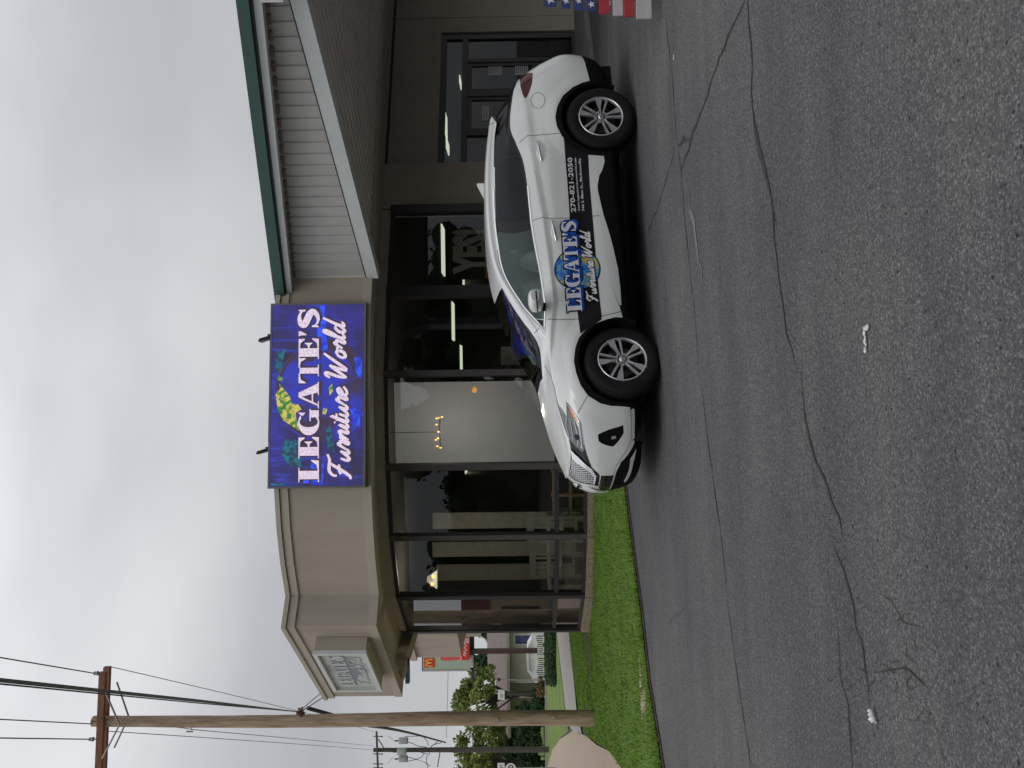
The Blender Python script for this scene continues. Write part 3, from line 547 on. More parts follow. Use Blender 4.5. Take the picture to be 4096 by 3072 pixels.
# ribbed gable siding
rb = MB(); n = int(Lc/.187); prof = []
for i in range(n+1):
    s0 = i*.187; prof += [(s0, 0.), (s0+.135, 0.), (s0+.145, -.018), (s0+.177, -.018)]
prof = [p for p in prof if p[0] <= Lc]
vs = [cp(s, o_, zb(s)+.17) for s, o_ in prof]+[cp(s, o_, max(zb(s)+.18, zt(s))) for s, o_ in prof]; k = len(prof)
rb.add(vs, [(i, i+1, k+i+1, k+i) for i in range(k-1)]); obj('gable_siding', rb, 'siding', CN)
eg = MB(); eg.prism([cp(-.01, -.03, zb(0)+.17), cp(-.01, .012, zb(0)+.17), cp(.03, .012, zb(0)+.17), cp(.03, -.03, zb(0)+.17)], [cp(-.01, -.03, zt(0)), cp(-.01, .012, zt(0)), cp(.03, .012, zt(0)), cp(.03, -.03, zt(0))]); obj('corner_trim', eg, 'white_metal', CN)
def beam(name, s0, s1, o0, o1, za0, za1, zb0, zb1, m):
    mb = MB(); mb.prism([cp(s0, o0, za0), cp(s0, o1, za0), cp(s0, o1, zb0), cp(s0, o0, zb0)], [cp(s1, o0, za1), cp(s1, o1, za1), cp(s1, o1, zb1), cp(s1, o0, zb1)]); return obj(name, mb, m, CN)
beam('beam', -.02, Lc, .03, -.15, zb(0), zb(Lc), zb(0)+.195, zb(Lc)+.2, 'white_metal')
beam('beam_edge', -.02, Lc, .034, .028, zb(0)+.197, zb(Lc)+.202, zb(0)+.212, zb(Lc)+.217, 'bronze')
# rake: white trim below, green gutter above
ov = .27
zr = lambda s: 5.16-.178*s
sA = -.30
beam('rake_soffit', sA, Lc, ov-.02, -.02, zr(sA)+.02, zr(Lc)+.02, zr(sA)+.03, zr(Lc)+.03, 'siding')
vt = MB()
for i in range(23):
    s = .05+i*.2; vt.prism([cp(s, .02, zr(s)-.03), cp(s+.12, .02, zr(s+.12)-.03), cp(s+.12, .06, zr(s+.12)-.03), cp(s, .06, zr(s)-.03)], [cp(s, .02, zr(s)+.01), cp(s+.12, .02, zr(s+.12)+.01), cp(s+.12, .06, zr(s+.12)+.01), cp(s, .06, zr(s)+.01)])
obj('rib_closures', vt, 'rust_d', CN) if 'rust_d' in M else obj('rib_closures', vt, 'bronze_light', CN)
beam('rake_trim', sA, Lc, ov, ov-.03, zr(sA), zr(Lc), zr(sA)+.085, zr(Lc)+.10, 'white_metal')
beam('rake_joint', sA-.02, Lc, ov+.02, ov-.05, zr(sA)+.088, zr(Lc)+.103, zr(sA)+.13, zr(Lc)+.145, 'green_dark')
beam('gutter', sA-.04, Lc, ov+.07, ov-.06, zr(sA)+.12, zr(Lc)+.135, zr(sA)+.29, zr(Lc)+.28, 'green_metal')
# roof and ceiling, stretched on the unseen right side to deepen the shade
rf = MB(); nW = 13.0; rf.prism([cp(sA, ov-.04, zr(sA)+.10), cp(Lc+.1, ov-.04, zr(Lc+.1)+.10), cp(Lc+.1, -nW, zr(Lc+.1)+.10), cp(sA, -nW, zr(sA)+.10)], [cp(sA, ov-.04, zr(sA)+.16), cp(Lc+.1, ov-.04, zr(Lc+.1)+.16), cp(Lc+.1, -nW, zr(Lc+.1)+.16), cp(sA, -nW, zr(sA)+.16)]); obj('canopy_roof', rf, 'green_metal', CN)
cl_ = MB(); prof = []; i = 0
while i*.2 < nW: b0 = -.15-i*.2; prof += [(b0, 0.), (b0-.10, 0.), (b0-.125, .06), (b0-.175, .06)]; i += 1
k = len(prof); s_end = lambda o_: 0.0
def sback(o_):   # run back to the fascia line
    q = P0+nc*o_; # intersect with fascia line az ~16.3 deg through P0
    A = np.array([[dc[0], -math.cos(R(15.6))], [dc[1], -math.sin(R(15.6))]]); return np.linalg.solve(A, P0-q)[0]+.05
vs = [cp(sback(o_), o_, 3.90+z) for o_, z in prof]+[cp(Lc, o_, 3.95+z) for o_, z in prof]
cl_.add(vs, [(i, i+1, k+i+1, k+i) for i in range(k-1)]); obj('canopy_ceiling', cl_, 'ceiling', CN)
bx = MB(); bx.prism([cp(4.62, ov+.02, zr(4.6)-.26), cp(Lc+.1, ov+.02, zr(4.6)-.26), cp(Lc+.1, .04, zr(4.6)-.26), cp(4.62, .04, zr(4.6)-.26)], [cp(4.62, ov+.02, zr(4.6)+.0), cp(Lc+.1, ov+.02, zr(4.6)+.0), cp(Lc+.1, .04, zr(4.6)), cp(4.62, .04, zr(4.6))]); obj('downspout_box', bx, 'white_metal', CN)
ey = MB(); ey.prism([cp(Lc, .03, 3.88), cp(Lc+.1, .03, 3.88), cp(Lc+.1, -nW, 3.88), cp(Lc, -nW, 3.88)], [cp(Lc, .03, zr(Lc)+.1), cp(Lc+.1, .03, zr(Lc)+.1), cp(Lc+.1, -nW, zr(Lc)+.1), cp(Lc, -nW, zr(Lc)+.1)]); obj('eave_fascia', ey, 'white_metal', CN)
for o_ in (-.1, -nW+.2):
    q = cp(Lc+.28, o_, 0); c_ = MB(); c_.box((q[0]-.12, q[1]-.12, float(G(q[0], q[1]))-.1), (q[0]+.12, q[1]+.12, 4.0)); obj('post', c_, 'white_metal', CN)
# raised parapet behind the canopy at the far right
pr = MB(); PR = [(8.5, 12.8), (5.40, 11.45), (5.72, 10.8), (9., 8.8)]
pp = band('side_parapet', [(9., 8.9), (5.86, 10.55), (5.38, 11.5), (5.36, 12.5)], 4.75, 5.38, 0, .2, 'stucco', ST); band('coping', [(9., 8.9), (5.86, 10.55), (5.38, 11.5), (5.36, 12.5)], 5.38, 5.43, .05, .22, 'stucco_trim', pp)
# rear wings of the building seen past the corner
def fbox(name, pts, z0, z1, m='stucco'): mb = MB(); mb.ext(pts, z0, z1); return obj(name, mb, m, ST)
rwf = fbox('rear_fascia', [(-9.65, 26.2), (-5.2, 21.0), (-3.8, 23.5), (-8.6, 28.2)], 3.62, 5.36); fbox('coping', [(-9.78, 26.2), (-5.2, 20.85), (-5.0, 21.2), (-9.3, 26.6)], 5.20, 5.42, 'stucco_trim')
fbox('rear_fascia', [(-10.3, 30.2), (-7.0, 30.0), (-6.5, 36), (-9.8, 37)], 3.15, 3.9)
fbox('rear_wall', [(-6.4, 24.4), (-4.0, 22.4), (-4.0, 37), (-6.2, 37)], -.3, 5.2, 'wall'); fbox('rear_soffit', [(-9.6, 26.3), (-5.2, 21.2), (-5.2, 37), (-9.9, 37)], 3.64, 3.70, 'soffit')
# building shell so that the inside is a real dark room
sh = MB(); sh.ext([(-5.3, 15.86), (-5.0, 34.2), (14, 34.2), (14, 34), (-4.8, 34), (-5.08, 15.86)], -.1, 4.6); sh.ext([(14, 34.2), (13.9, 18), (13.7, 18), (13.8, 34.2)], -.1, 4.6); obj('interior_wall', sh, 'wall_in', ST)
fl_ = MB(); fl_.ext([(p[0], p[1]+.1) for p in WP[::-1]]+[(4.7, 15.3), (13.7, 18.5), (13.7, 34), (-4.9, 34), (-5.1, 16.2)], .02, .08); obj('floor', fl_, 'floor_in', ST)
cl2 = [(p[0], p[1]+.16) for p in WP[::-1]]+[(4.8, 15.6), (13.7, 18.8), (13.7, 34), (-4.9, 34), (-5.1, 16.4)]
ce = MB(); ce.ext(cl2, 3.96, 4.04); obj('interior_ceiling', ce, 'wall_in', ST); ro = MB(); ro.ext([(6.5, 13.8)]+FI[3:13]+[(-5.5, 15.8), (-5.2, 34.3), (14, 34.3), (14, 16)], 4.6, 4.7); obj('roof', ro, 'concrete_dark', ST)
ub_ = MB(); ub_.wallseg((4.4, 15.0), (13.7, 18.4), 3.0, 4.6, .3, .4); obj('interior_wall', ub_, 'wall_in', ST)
# ================================================================ LED sign
pL, pR = np.array([-1.62, 12.0]), np.array([1.365, 12.285]); dL = (pR-pL); LW = np.linalg.norm(dL); dL = dL/LW; nL = np.array([dL[1], -dL[0]]); nL = nL if nL[1] < 0 else -nL
sOff = -.02+.0
pL = pL+nL*.0; LH = 1.53; Zb = 3.985
# the cabinet stands off the curved fascia, so it is pushed out until it clears it
OUT = .22; kk = (12.0-OUT)/12.0
pL = pL*kk; LW *= kk; LH *= kk; Zb = CAM_H+(Zb-CAM_H)*kk
LED = thing('electronic_sign', 'lit purple and blue electronic shop sign mounted on the tan fascia', 'sign', (pL[0], pL[1], Zb))
def lp(x, z, e=0.): q = pL+dL*x+nL*e; return (q[0], q[1], Zb+z)
cab = MB(); cab.prism([lp(0, 0, 0), lp(LW, 0, 0), lp(LW, 0, -.22), lp(0, 0, -.22)], [lp(0, LH, 0), lp(LW, LH, 0), lp(LW, LH, -.22), lp(0, LH, -.22)]); obj('cabinet', cab, 'black', LED)
fr = MB()
for a, b, c, d_ in ((-.03, 0, -.03, LH+.03), (LW, LW+.03, -.03, LH+.03), (0, LW, -.03, 0), (0, LW, LH, LH+.03)): fr.prism([lp(a, c, .012), lp(b, c, .012), lp(b, c, -.23), lp(a, c, -.23)], [lp(a, d_, .012), lp(b, d_, .012), lp(b, d_, -.23), lp(a, d_, -.23)])
obj('frame', fr, 'grey_metal_d', LED)
def led_mat():
    m, t, b = base('led_screen'); co = nd(t, 'ShaderNodeTexCoord').outputs['Object']
    mp1 = nd(t, 'ShaderNodeMapping'); mp1.inputs['Scale'].default_value = (5., 5., .9); t.links.new(co, mp1.inputs[0])
    mp2 = nd(t, 'ShaderNodeMapping'); mp2.inputs['Scale'].default_value = (.8, .8, 1.1); t.links.new(co, mp2.inputs[0])
    a = nd(t, 'ShaderNodeTexNoise', i_Scale=1.6, i_Detail=2.); t.links.new(mp2.outputs[0], a.inputs['Vector'])
    s = nd(t, 'ShaderNodeTexNoise', i_Scale=2.2, i_Detail=3.); t.links.new(mp1.outputs[0], s.inputs['Vector'])
    r1 = nd(t, 'ShaderNodeValToRGB'); t.links.new(a.outputs['Fac'], r1.inputs[0]); e = r1.color_ramp.elements; e[0].position, e[0].color = .36, (.040, .032, .060, 1); e[1].position, e[1].color = .70, (.050, .045, .42, 1)
    q = e.new(.48); q.color = (.040, .034, .18, 1)
    r2 = nd(t, 'ShaderNodeValToRGB'); t.links.new(s.outputs['Fac'], r2.inputs[0]); e = r2.color_ramp.elements; e[0].position, e[0].color = .55, (0, 0, 0, 1); e[1].position, e[1].color = .78, (.01, .05, .5, 1)
    ad = nd(t, 'ShaderNodeMix', data_type='RGBA', blend_type='ADD'); ad.inputs[0].default_value = 1; t.links.new(r1.outputs[0], ad.inputs[6]); t.links.new(r2.outputs[0], ad.inputs[7])
    wv = nd(t, 'ShaderNodeTexWave', wave_type='BANDS', bands_direction='X', i_Scale=9.); t.links.new(co, wv.inputs['Vector']); wz = nd(t, 'ShaderNodeTexWave', wave_type='BANDS', bands_direction='Z', i_Scale=9.); t.links.new(co, wz.inputs['Vector'])
    mn = nd(t, 'ShaderNodeMath', operation='MULTIPLY'); t.links.new(wv.outputs['Fac'], mn.inputs[0]); t.links.new(wz.outputs['Fac'], mn.inputs[1]); mr2 = nd(t, 'ShaderNodeMapRange', i_3=.58, i_4=1.15); t.links.new(mn.outputs[0], mr2.inputs[0])
    mu = nd(t, 'ShaderNodeVectorMath', operation='SCALE'); t.links.new(ad.outputs[2], mu.inputs[0]); t.links.new(mr2.outputs[0], mu.inputs['Scale'])
    b.inputs['Base Color'].default_value = (.01, .01, .015, 1); b.inputs['Roughness'].default_value = .6; t.links.new(mu.outputs[0], b.inputs['Emission Color']); b.inputs['Emission Strength'].default_value = 1.; return m
M['led_screen'] = led_mat()
def em(name, col, s=1., col2=None, scale=8):
    m, t, b = base(name); b.inputs['Base Color'].default_value = (.01, .01, .01, 1); co = nd(t, 'ShaderNodeTexCoord').outputs['Object']; n_ = nd(t, 'ShaderNodeTexNoise', i_Scale=scale, i_Detail=3.); t.links.new(co, n_.inputs['Vector'])
    r_ = nd(t, 'ShaderNodeValToRGB'); t.links.new(n_.outputs['Fac'], r_.inputs[0]); e = r_.color_ramp.elements; e[0].position, e[0].color = .42, (*col, 1); e[1].position, e[1].color = .58, (*(col2 or col), 1); t.links.new(r_.outputs[0], b.inputs['Emission Color']); b.inputs['Emission Strength'].default_value = s; return m
M['led_white'] = em('led_white', (.66, .49, .66), 1., (.80, .72, .84), 40); M['led_dark'] = em('led_dark', (.045, .03, .045), 1., (.05, .03, .06), 12); M['led_land'] = em('led_land', (.03, .20, .04), 1., (.62, .52, .12), 15)
M['led_blue'] = em('led_blue', (.02, .03, .5), 1., (.03, .10, .95), 9); M['led_globe'] = em('led_globe', (.045, .03, .07), 1., (.03, .04, .42), 2.6); M['led_cyan'] = em('led_cyan', (.02, .04, .09), 1., (.01, .15, .22), 14)
sc_ = MB(); sc_.add([lp(0, 0, .004), lp(LW, 0, .004), lp(LW, LH, .004), lp(0, LH, .004)], [(0, 1, 2, 3)]); scr = obj('screen', sc_, 'led_screen', LED)
def P2(x, z): return (x/3.05*LW, z/1.53*LH)   # layout drawn on a 3.05 x 1.53 panel
def putl(x, z, e=0.): a, b = P2(x, z); return lp(a, b, .004+e)
gl = MB(); pol = arc(1.58, .66, .86, .80, 0, 360, 48)[:-1]; pol = [(x, max(.04, min(1.49, z))) for x, z in pol]; pl(gl, pol, putl, .002); gd = obj('globe_disc', gl, 'led_globe', scr)
ob = MB()
for r_ in (.80,): 
    o_ = arc(1.58, .66, r_, .76, 20, 160, 24); stroke(ob, o_, .05, putl, .0024); o_ = arc(1.60, .55, .78, .50, -70, 50, 24); stroke(ob, o_, .16, putl, .0026)
obj('globe_shade', ob, 'led_dark', scr)
cy = MB()
for q in ([(.30, 1.0), (.75, 1.02), (.80, 1.28), (.55, 1.35), (.32, 1.2)], [(.55, .45), (1.0, .55), (.95, .62), (.6, .58)], [(1.9, 1.38), (2.3, 1.30), (2.25, 1.45), (1.95, 1.49)], [(.02, 1.3), (.06, 1.3), (.06, 1.52), (.02, 1.52)]): cy = MB(); pl(cy, q, putl, .003); obj('cyan_glow', cy, 'led_cyan', scr)
bs = MB()
for q in ([(2.28, .60), (3.03, .66), (3.03, .80), (2.5, .78), (2.26, .70)], [(.02, .66), (.40, .64), (.38, .86), (.02, .85)], [(.95, .06), (1.25, .05), (1.3, .22), (1.1, .26)], [(1.75, .03), (2.1, .03), (2.15, .16), (1.9, .14)], [(.05, .88), (.3, .9), (.28, .98), (.05, .98)]): bs = MB(); pl(bs, q, putl, .0034); obj('blue_glow', bs, 'led_blue', scr)
ld = MB()
for q in ([(.92, 1.06), (1.02, 1.20), (1.10, 1.33), (1.30, 1.42), (1.55, 1.46), (1.62, 1.38), (1.72, 1.40), (1.60, 1.30), (1.50, 1.22), (1.38, 1.18), (1.36, 1.08), (1.28, 1.02), (1.22, 1.12), (1.10, 1.10), (1.00, 1.06)], [(1.18, .62), (1.28, .60), (1.30, .66), (1.20, .68)], [(1.50, .56), (1.64, .58), (1.70, .52), (1.58, .50)], [(1.74, 1.36), (1.80, 1.44), (1.86, 1.40), (1.8, 1.33)]): ld = MB(); pl(ld, q, putl, .004); obj('land_shape', ld, 'led_land', scr)
sh_ = MB()
for dx, dz in ((-.02, 0), (.03, -.04), (0, -.03)): serif_word(sh_, "LEGATE'S", lambda a, b, e=0., dx=dx, dz=dz: putl(a+dx, b+dz+.012*a, e), .06, 2.95, .335, .72, .006)
script_word(sh_, 'Furniture World', lambda a, b, e=0.: putl(a+.02, b-.02, e), .10, 2.62, .36, .205, .17, .007, .28, .045); obj('letter_shade', sh_, 'led_dark', scr)
tw = MB(); serif_word(tw, "LEGATE'S", lambda a, b, e=0.: putl(a, b+.012*a, e), .06, 2.95, .335, .72, .009); obj('shop_name', tw, 'led_white', scr)
ts = MB(); script_word(ts, 'Furniture World', putl, .10, 2.62, .36, .205, .125, .010, .28, .045); obj('script_lettering', ts, 'led_white', scr)
br = MB(); br.prism([lp(.72, LH+.05, -.18), lp(2.4, LH+.05, -.18), lp(2.4, LH+.05, -.24), lp(.72, LH+.05, -.24)], [lp(.72, LH+.10, -.18), lp(2.4, LH+.10, -.18), lp(2.4, LH+.10, -.24), lp(.72, LH+.10, -.24)]); obj('top_rail', br, 'rust', LED)
for x in (.62, 2.46):
    b_ = MB(); b_.prism([lp(x-.04, LH+.02, -.10), lp(x+.02, LH+.02, -.10), lp(x+.02, LH+.02, -.18), lp(x-.04, LH+.02, -.18)], [lp(x-.10, LH+.25, -.05), lp(x-.05, LH+.23, -.05), lp(x-.05, LH+.23, -.22), lp(x-.10, LH+.25, -.22)]); b_.tube([lp(x, LH+.03, -.05), lp(x, LH+.09, -.05)], .02); obj('bracket', b_, 'bronze', LED)
# ================================================================ old box sign on the left face
fA, fB = np.array(FO[12]), np.array(FO[13]); dS = (fB-fA)/np.linalg.norm(fB-fA); nS = np.array([dS[1], -dS[0]]); nS = nS if nS[1] < 0 else -nS
azS = math.atan2(dS[1], dS[0])
c0 = onpl(1440, 2602, tuple(fA+nS*.24), azS); s0_ = float((c0[:2]-fA) @ dS); c1 = onpl(1490, 2753, tuple(fA+nS*.24), azS); s1_ = float((c1[:2]-fA) @ dS)
ztop = onpl(1255, 2602, tuple(fA+nS*.24), azS)[2]; zbot = onpl(1462, 2602, tuple(fA+nS*.24), azS)[2]
def bp_(s, z, e=0.): q = fA+dS*s+nS*e; return (q[0], q[1], z)
BS = thing('box_sign', 'faded pale box sign on the left face of the tan fascia', 'sign', bp_(s0_, zbot))
def bslab(name, s0, s1, z0, z1, e0, e1, m, par): mb = MB(); mb.prism([bp_(s0, z0, e0), bp_(s1, z0, e0), bp_(s1, z0, e1), bp_(s0, z0, e1)], [bp_(s0, z1, e0), bp_(s1, z1, e0), bp_(s1, z1, e1), bp_(s0, z1, e1)]); return obj(name, mb, m, par)
cbx = bslab('cabinet', s0_, s1_, zbot, ztop, .005, .235, 'stucco_trim', BS)
for a in ((s0_-.01, s1_+.01, ztop-.05, ztop+.02), (s0_-.01, s1_+.01, zbot-.02, zbot+.05)): bslab('frame', *a, .235, .30, 'white_metal', BS)
for a in ((s0_-.01, s0_+.06, zbot+.05, ztop-.05), (s1_-.05, s1_+.01, zbot+.05, ztop-.05)): bslab('frame', *a, .235, .30, 'white_metal', BS)
fc = bslab('face', s0_+.06, s1_-.05, zbot+.05, ztop-.05, .235, .245, 'sign_face', BS)
sw1 = s1_-s0_; shh = ztop-zbot
def putb(x, z, e=0.): return bp_(s1_-.05-x, zbot+.05+z, .246+e)
# seen from the street the face reads left (far end) to right (near end)
Wf, Hf = sw1-.11, shh-.10
g_ = MB(); pl(g_, [(Wf*.56+.30*math.cos(t), Hf*.45+.42*math.sin(t)) for t in np.linspace(0, 2*math.pi, 32, endpoint=False)], putb, .002); obj('globe_graphic', g_, 'faded_blue_l', fc)
g_ = MB(); pl(g_, [(Wf*.10, Hf*.50), (Wf*.88, Hf*.50), (Wf*.88, Hf*.40), (Wf*.66, Hf*.34), (Wf*.70, Hf*.20), (Wf*.50, Hf*.08), (Wf*.38, Hf*.22), (Wf*.36, Hf*.36)], putb, .004); serif_word(g_, "LEGATE'S", lambda a, b, e=0.: putb(a+.035, b-.03, e), Wf*.06, Wf*.86, Hf*.34, Hf*.50, .0045); obj('letter_shade', g_, 'faded_blue', fc)
g_ = MB(); serif_word(g_, "LEGATE'S", putb, Wf*.06, Wf*.86, Hf*.34, Hf*.50, .008); script_word(g_, 'Furniture World', putb, Wf*.12, Wf*.74, Hf*.28, Hf*.14, .14, .009, .2, 0.); obj('shop_name', g_, 'faded_white', fc)
# ================================================================ inside the shop
for (x, y0, y1) in ((1775, 906, 1098), (1857, 1112, 1155), (1815, 1211, 1361), (1876, 1216, 1378), (1847, 1382, 1500), (1873, 1570, 1722), (1867, 1863, 1993), (1785, 454, 539), (1793, 566, 607), (1862, 482, 525), (1866, 566, 606), (1843, 281, 344), (1900, 1220, 1300)):
    p = atz(x, (y0+y1)/2, 3.9); wd = abs(y1-y0)/F_PX*p[1]; mb = MB(); mb.box((p[0]-wd/2, p[1]-.45, 3.90), (p[0]+wd/2, p[1]+.45, 3.955)); 
    k_ = {1775: 'wide bright ceiling panel above the window letters', 1857: 'tiny ceiling panel right of the wide window post', 1815: 'bright ceiling panel in the window left of the wide post, higher one', 1876: 'dimmer ceiling panel in the window left of the wide post, lower one', 1847: 'ceiling panel above the small framed picture', 1873: 'ceiling panel seen through the pale grey window', 1867: 'ceiling panel in the window left of the pale grey one', 1785: 'tapering ceiling panel behind the entrance transom', 1793: 'short ceiling panel at the entrance frame corner', 1862: 'narrow ceiling panel above the car roof end', 1866: 'short ceiling panel low at the entrance frame edge', 1843: 'thin ceiling panel above the square door notices', 1900: 'faint small ceiling panel lowest in the shop window'}[x]
    c_ = thing('ceiling_light', k_, 'ceiling light', (p[0], p[1], 3.9), 'ceiling lights inside the shop'); obj('diffuser', mb, 'tube', c_); f_ = MB(); f_.box((p[0]-wd/2-.03, p[1]-.48, 3.94), (p[0]+wd/2+.03, p[1]+.48, 3.96)); obj('frame', f_, 'board_in', c_)
def panel_px(name, x0, x1, y0, y1, D, m, th=.06, lab=None, cat=None, grp=None, parent=None):
    a = at(x0, y1, D); b = at(x1, y0, D); mb = MB(); mb.box((a[0], D, b[2]), (b[0], D+th, a[2])); o = obj(name, mb, m, parent, base_pt=None if parent else (a[0], D, b[2]))
    if lab: tag(o, lab, cat, grp)
    return o
# pale partition right behind one window
pb_ = MB(); pb_.prism([(-1.62, 14.95, .09), (.06, 14.85, .09), (.06, 14.92, .09), (-1.62, 15.02, .09)], [(-1.62, 14.95, 3.95), (.06, 14.85, 3.95), (.06, 14.92, 3.95), (-1.62, 15.02, 3.95)]); tag(obj('partition', pb_, 'board_in', base_pt=(-1.4, 13.95, .1)), 'tall pale grey partition standing close behind the middle window', 'partition')
ch = thing('chandelier', 'chandelier of small glowing bulbs hanging in the pale grey window', 'chandelier', at(1755, 1728, 13.75))
rm = MB(); cpt = at(1757, 1728, 13.75)
rm.tube([(cpt[0]+.30*math.cos(t), 13.75+.10*math.sin(t), cpt[2]-.02) for t in np.linspace(0, 2*math.pi, 20)], .006, 5, True, False); rm.tube([(cpt[0], 13.75, cpt[2]-.02), (cpt[0], 13.75, 3.95)], .006); obj('ring', rm, 'bronze', ch)
for (zx, zy) in ((340, 378), (355, 374), (369, 369), (339, 412), (349, 452), (336, 497), (347, 489), (344, 533), (362, 541)):
    p = at(1500+.7236*zx, 1400+.7236*zy, 13.72); b_ = MB(); b_.ellip(p, (.016, .016, .024), 8, 6); obj('bulb', b_, 'bulb', ch)
def lamp_light(p, e, col=(1, .78, .5)):
    l = bpy.data.lights.new('lamp_light', 'POINT'); l.energy = e; l.color = col; l.shadow_soft_size = .2; l.specular_factor = 0.; o = bpy.data.objects.new('lamp_light', l); sc.collection.objects.link(o); o.location = [float(q) for q in p]
lamp_light((cpt[0], 13.78, cpt[2]-.12), 15, (1, .96, .91))
lp1 = thing('pendant_lamp', 'two-bulb pendant lamp in the window beside the shop corner', 'lamp', at(1730, 2322, 16.0)); s_ = MB(); pc_ = at(1725, 2320, 16.0)
s_.prism([(pc_[0]-.20, 16.2, pc_[2]-.12), (pc_[0]+.20, 16.2, pc_[2]-.12), (pc_[0]+.20, 16.0, pc_[2]-.12), (pc_[0]-.20, 16.0, pc_[2]-.12)], [(pc_[0]-.05, 16.15, pc_[2]+.1), (pc_[0]+.05, 16.15, pc_[2]+.1), (pc_[0]+.05, 16.05, pc_[2]+.1), (pc_[0]-.05, 16.05, pc_[2]+.1)]); obj('lamp_shade', s_, 'board_in', lp1)
for (x, y) in ((1732, 2307), (1728, 2337)): b_ = MB(); b_.ellip(at(x, y, 15.9), (.045, .03, .035)); obj('bulb', b_, 'bulb', lp1)
lp2 = thing('table_lamp', 'amber glowing lamp in the upper right of the pale grey window', 'lamp', at(1898, 1559, 13.7)); b_ = MB(); b_.ellip(at(1898, 1559, 13.72), (.06, .04, .05)); obj('bulb', b_, 'bulb_dim', lp2)
lamp_light(at(1770, 2290, 15.5), 26, (1, .88, .70)); lamp_light(at(1905, 1559, 13.66), 1.)
for i, (x0, x1, y0, y1, D, l_) in enumerate(((1731, 1905, 2050, 2116, 18, 'cream partition nearest the pale grey window'), (1730, 1930, 2167, 2228, 18.5, 'cream partition between two dark bays left of the window post'), (1746, 1955, 2257, 2340, 19, 'wide cream partition nearest the shop corner'))):
    a = at(x0, y1, D); b = at(x1, y0, D); mb = MB(); mb.box((a[0], D, .08), (b[0], D+.08, a[2])); tag(obj('partition', mb, 'cream_in', base_pt=(a[0], D, .08)), l_, 'partition', 'cream partitions in the left windows')
# big painted letters board
ysb = thing('letter_board', 'dark board with large grey letters reading YES! in the right window', 'sign', at(2030, 955, 16.4)); a = at(1795, 1118, 16.4); b = at(2080, 865, 16.4); mb = MB(); mb.box((a[0], 16.4, b[2]), (b[0], 16.46, a[2])); yb = obj('board', mb, 'wood_dark', ysb); mb = MB(); a2 = at(1940, 1112, 16.38); b2 = at(2080, 880, 16.38); mb.box((a2[0], 16.37, b2[2]), (b2[0], 16.395, a2[2])); obj('orange_panel', mb, 'orange_dim', ysb)
tl_ = MB(); yl = at(2000, 1095, 16.35); yr = at(2000, 915, 16.35); yt = at(1815, 1000, 16.35)[2]; yb_ = at(1955, 1000, 16.35)[2]; font_word(tl_, 'YES!', lambda x, z, e=0.: (x, 16.355, z), yl[0], yr[0]-yl[0], yt-yb_, yb_, .06); obj('letters', tl_, 'letter_grey', ysb)
ysd = MB(); ysd.box((a[0], 16.41, .08), (a[0]+.08, 16.45, b[2])); ysd.box((b[0]-.08, 16.41, .08), (b[0], 16.45, b[2])); obj('leg', ysd, 'wood_dark', ysb)
pf = thing('framed_picture', 'small framed picture on a stand behind the car windshield', 'picture', at(2100, 1420, 15.5)); q0 = at(2004, 1460, 15.5); q1 = at(2085, 1386, 15.5); mb = MB(); mb.box((q0[0], 15.5, q1[2]), (q1[0], 15.53, q0[2])); obj('picture', mb, 'pic', pf); mb = MB(); mb.box(((q0[0]+q1[0])/2-.03, 15.51, .08), ((q0[0]+q1[0])/2+.03, 15.54, q1[2])); obj('stand', mb, 'wood_in', pf)
# furniture: ladder-back chairs and a table
def ladder_chair(loc, rz, sc=1., m='cream_in'):
    t = thing('dining_chair', '', 'chair', loc, 'cream chairs in the corner windows'); 
    def o(n, mb): return obj(n, mb, m, t, world=False)
    for x in (-.21, .21):
        a = MB(); a.box((x-.025, .19, 0), (x+.025, .235, 1.08)); o('rear_post', a); a = MB(); a.box((x-.025, -.22, 0), (x+.025, -.18, .45)); o('leg', a)
    a = MB(); a.box((-.235, -.24, .45), (.235, .24, .49)); o('seat', a); a = MB(); a.box((-.185, .195, .96), (.185, .23, 1.08)); o('top_rail', a)
    for k in range(4): a = MB(); a.box((-.15+k*.09, .2, .49), (-.11+k*.09, .225, .96)); o('back_slat', a)
    a = MB(); a.box((-.185, .2, .22), (.185, .23, .26)); o('stretcher', a)
    t.rotation_euler = (0, 0, rz); t.scale = (sc, sc, sc); return t
p = at(2230, 2090, 15.0); c1_ = ladder_chair((p[0], 14.75, .08), R(170), 1.15); c1_['label'] = 'cream slatted chair behind the window left of the pale grey one'
c2_ = ladder_chair((at(2230, 2255, 15.9)[0], 15.7, .08), R(200), 1.1); c2_['label'] = 'cream slatted chair behind the window next to the shop corner'
tb = thing('display_table', 'cream table with white china on top behind the corner windows', 'table', (at(2180, 2200, 16)[0], 16.4, .08)); tx_ = tb.location.x
mb = MB(); mb.box((tx_-.9, 16.0, .80), (tx_+.7, 16.9, .85)); obj('tabletop', mb, 'cream_in', tb)
for dx, dy in ((-.85, 16.05), (.6, 16.05), (-.85, 16.8), (.6, 16.8)): mb = MB(); mb.box((tx_+dx, dy, .08), (tx_+dx+.07, dy+.07, .80)); obj('leg', mb, 'cream_in', tb)
rk = thing('display_rack', 'low brown wood rack behind the lower panes beside the car nose', 'rack', (at(2280, 1985, 14.8)[0], 14.8, .08)); rx = rk.location.x
for z in (.10, .42, .74): mb = MB(); mb.box((rx-.45, 14.6, z), (rx+.55, 15.0, z+.05)); obj('shelf', mb, 'wood_in', rk)
for dx in (-.45, .02, .5): mb = MB(); mb.box((rx+dx, 14.59, .08), (rx+dx+.05, 15.01, .82)); obj('upright', mb, 'wood_in', rk)
# ================================================================ STREET
def A3(x, y, D): return tuple(at(x, y, D))
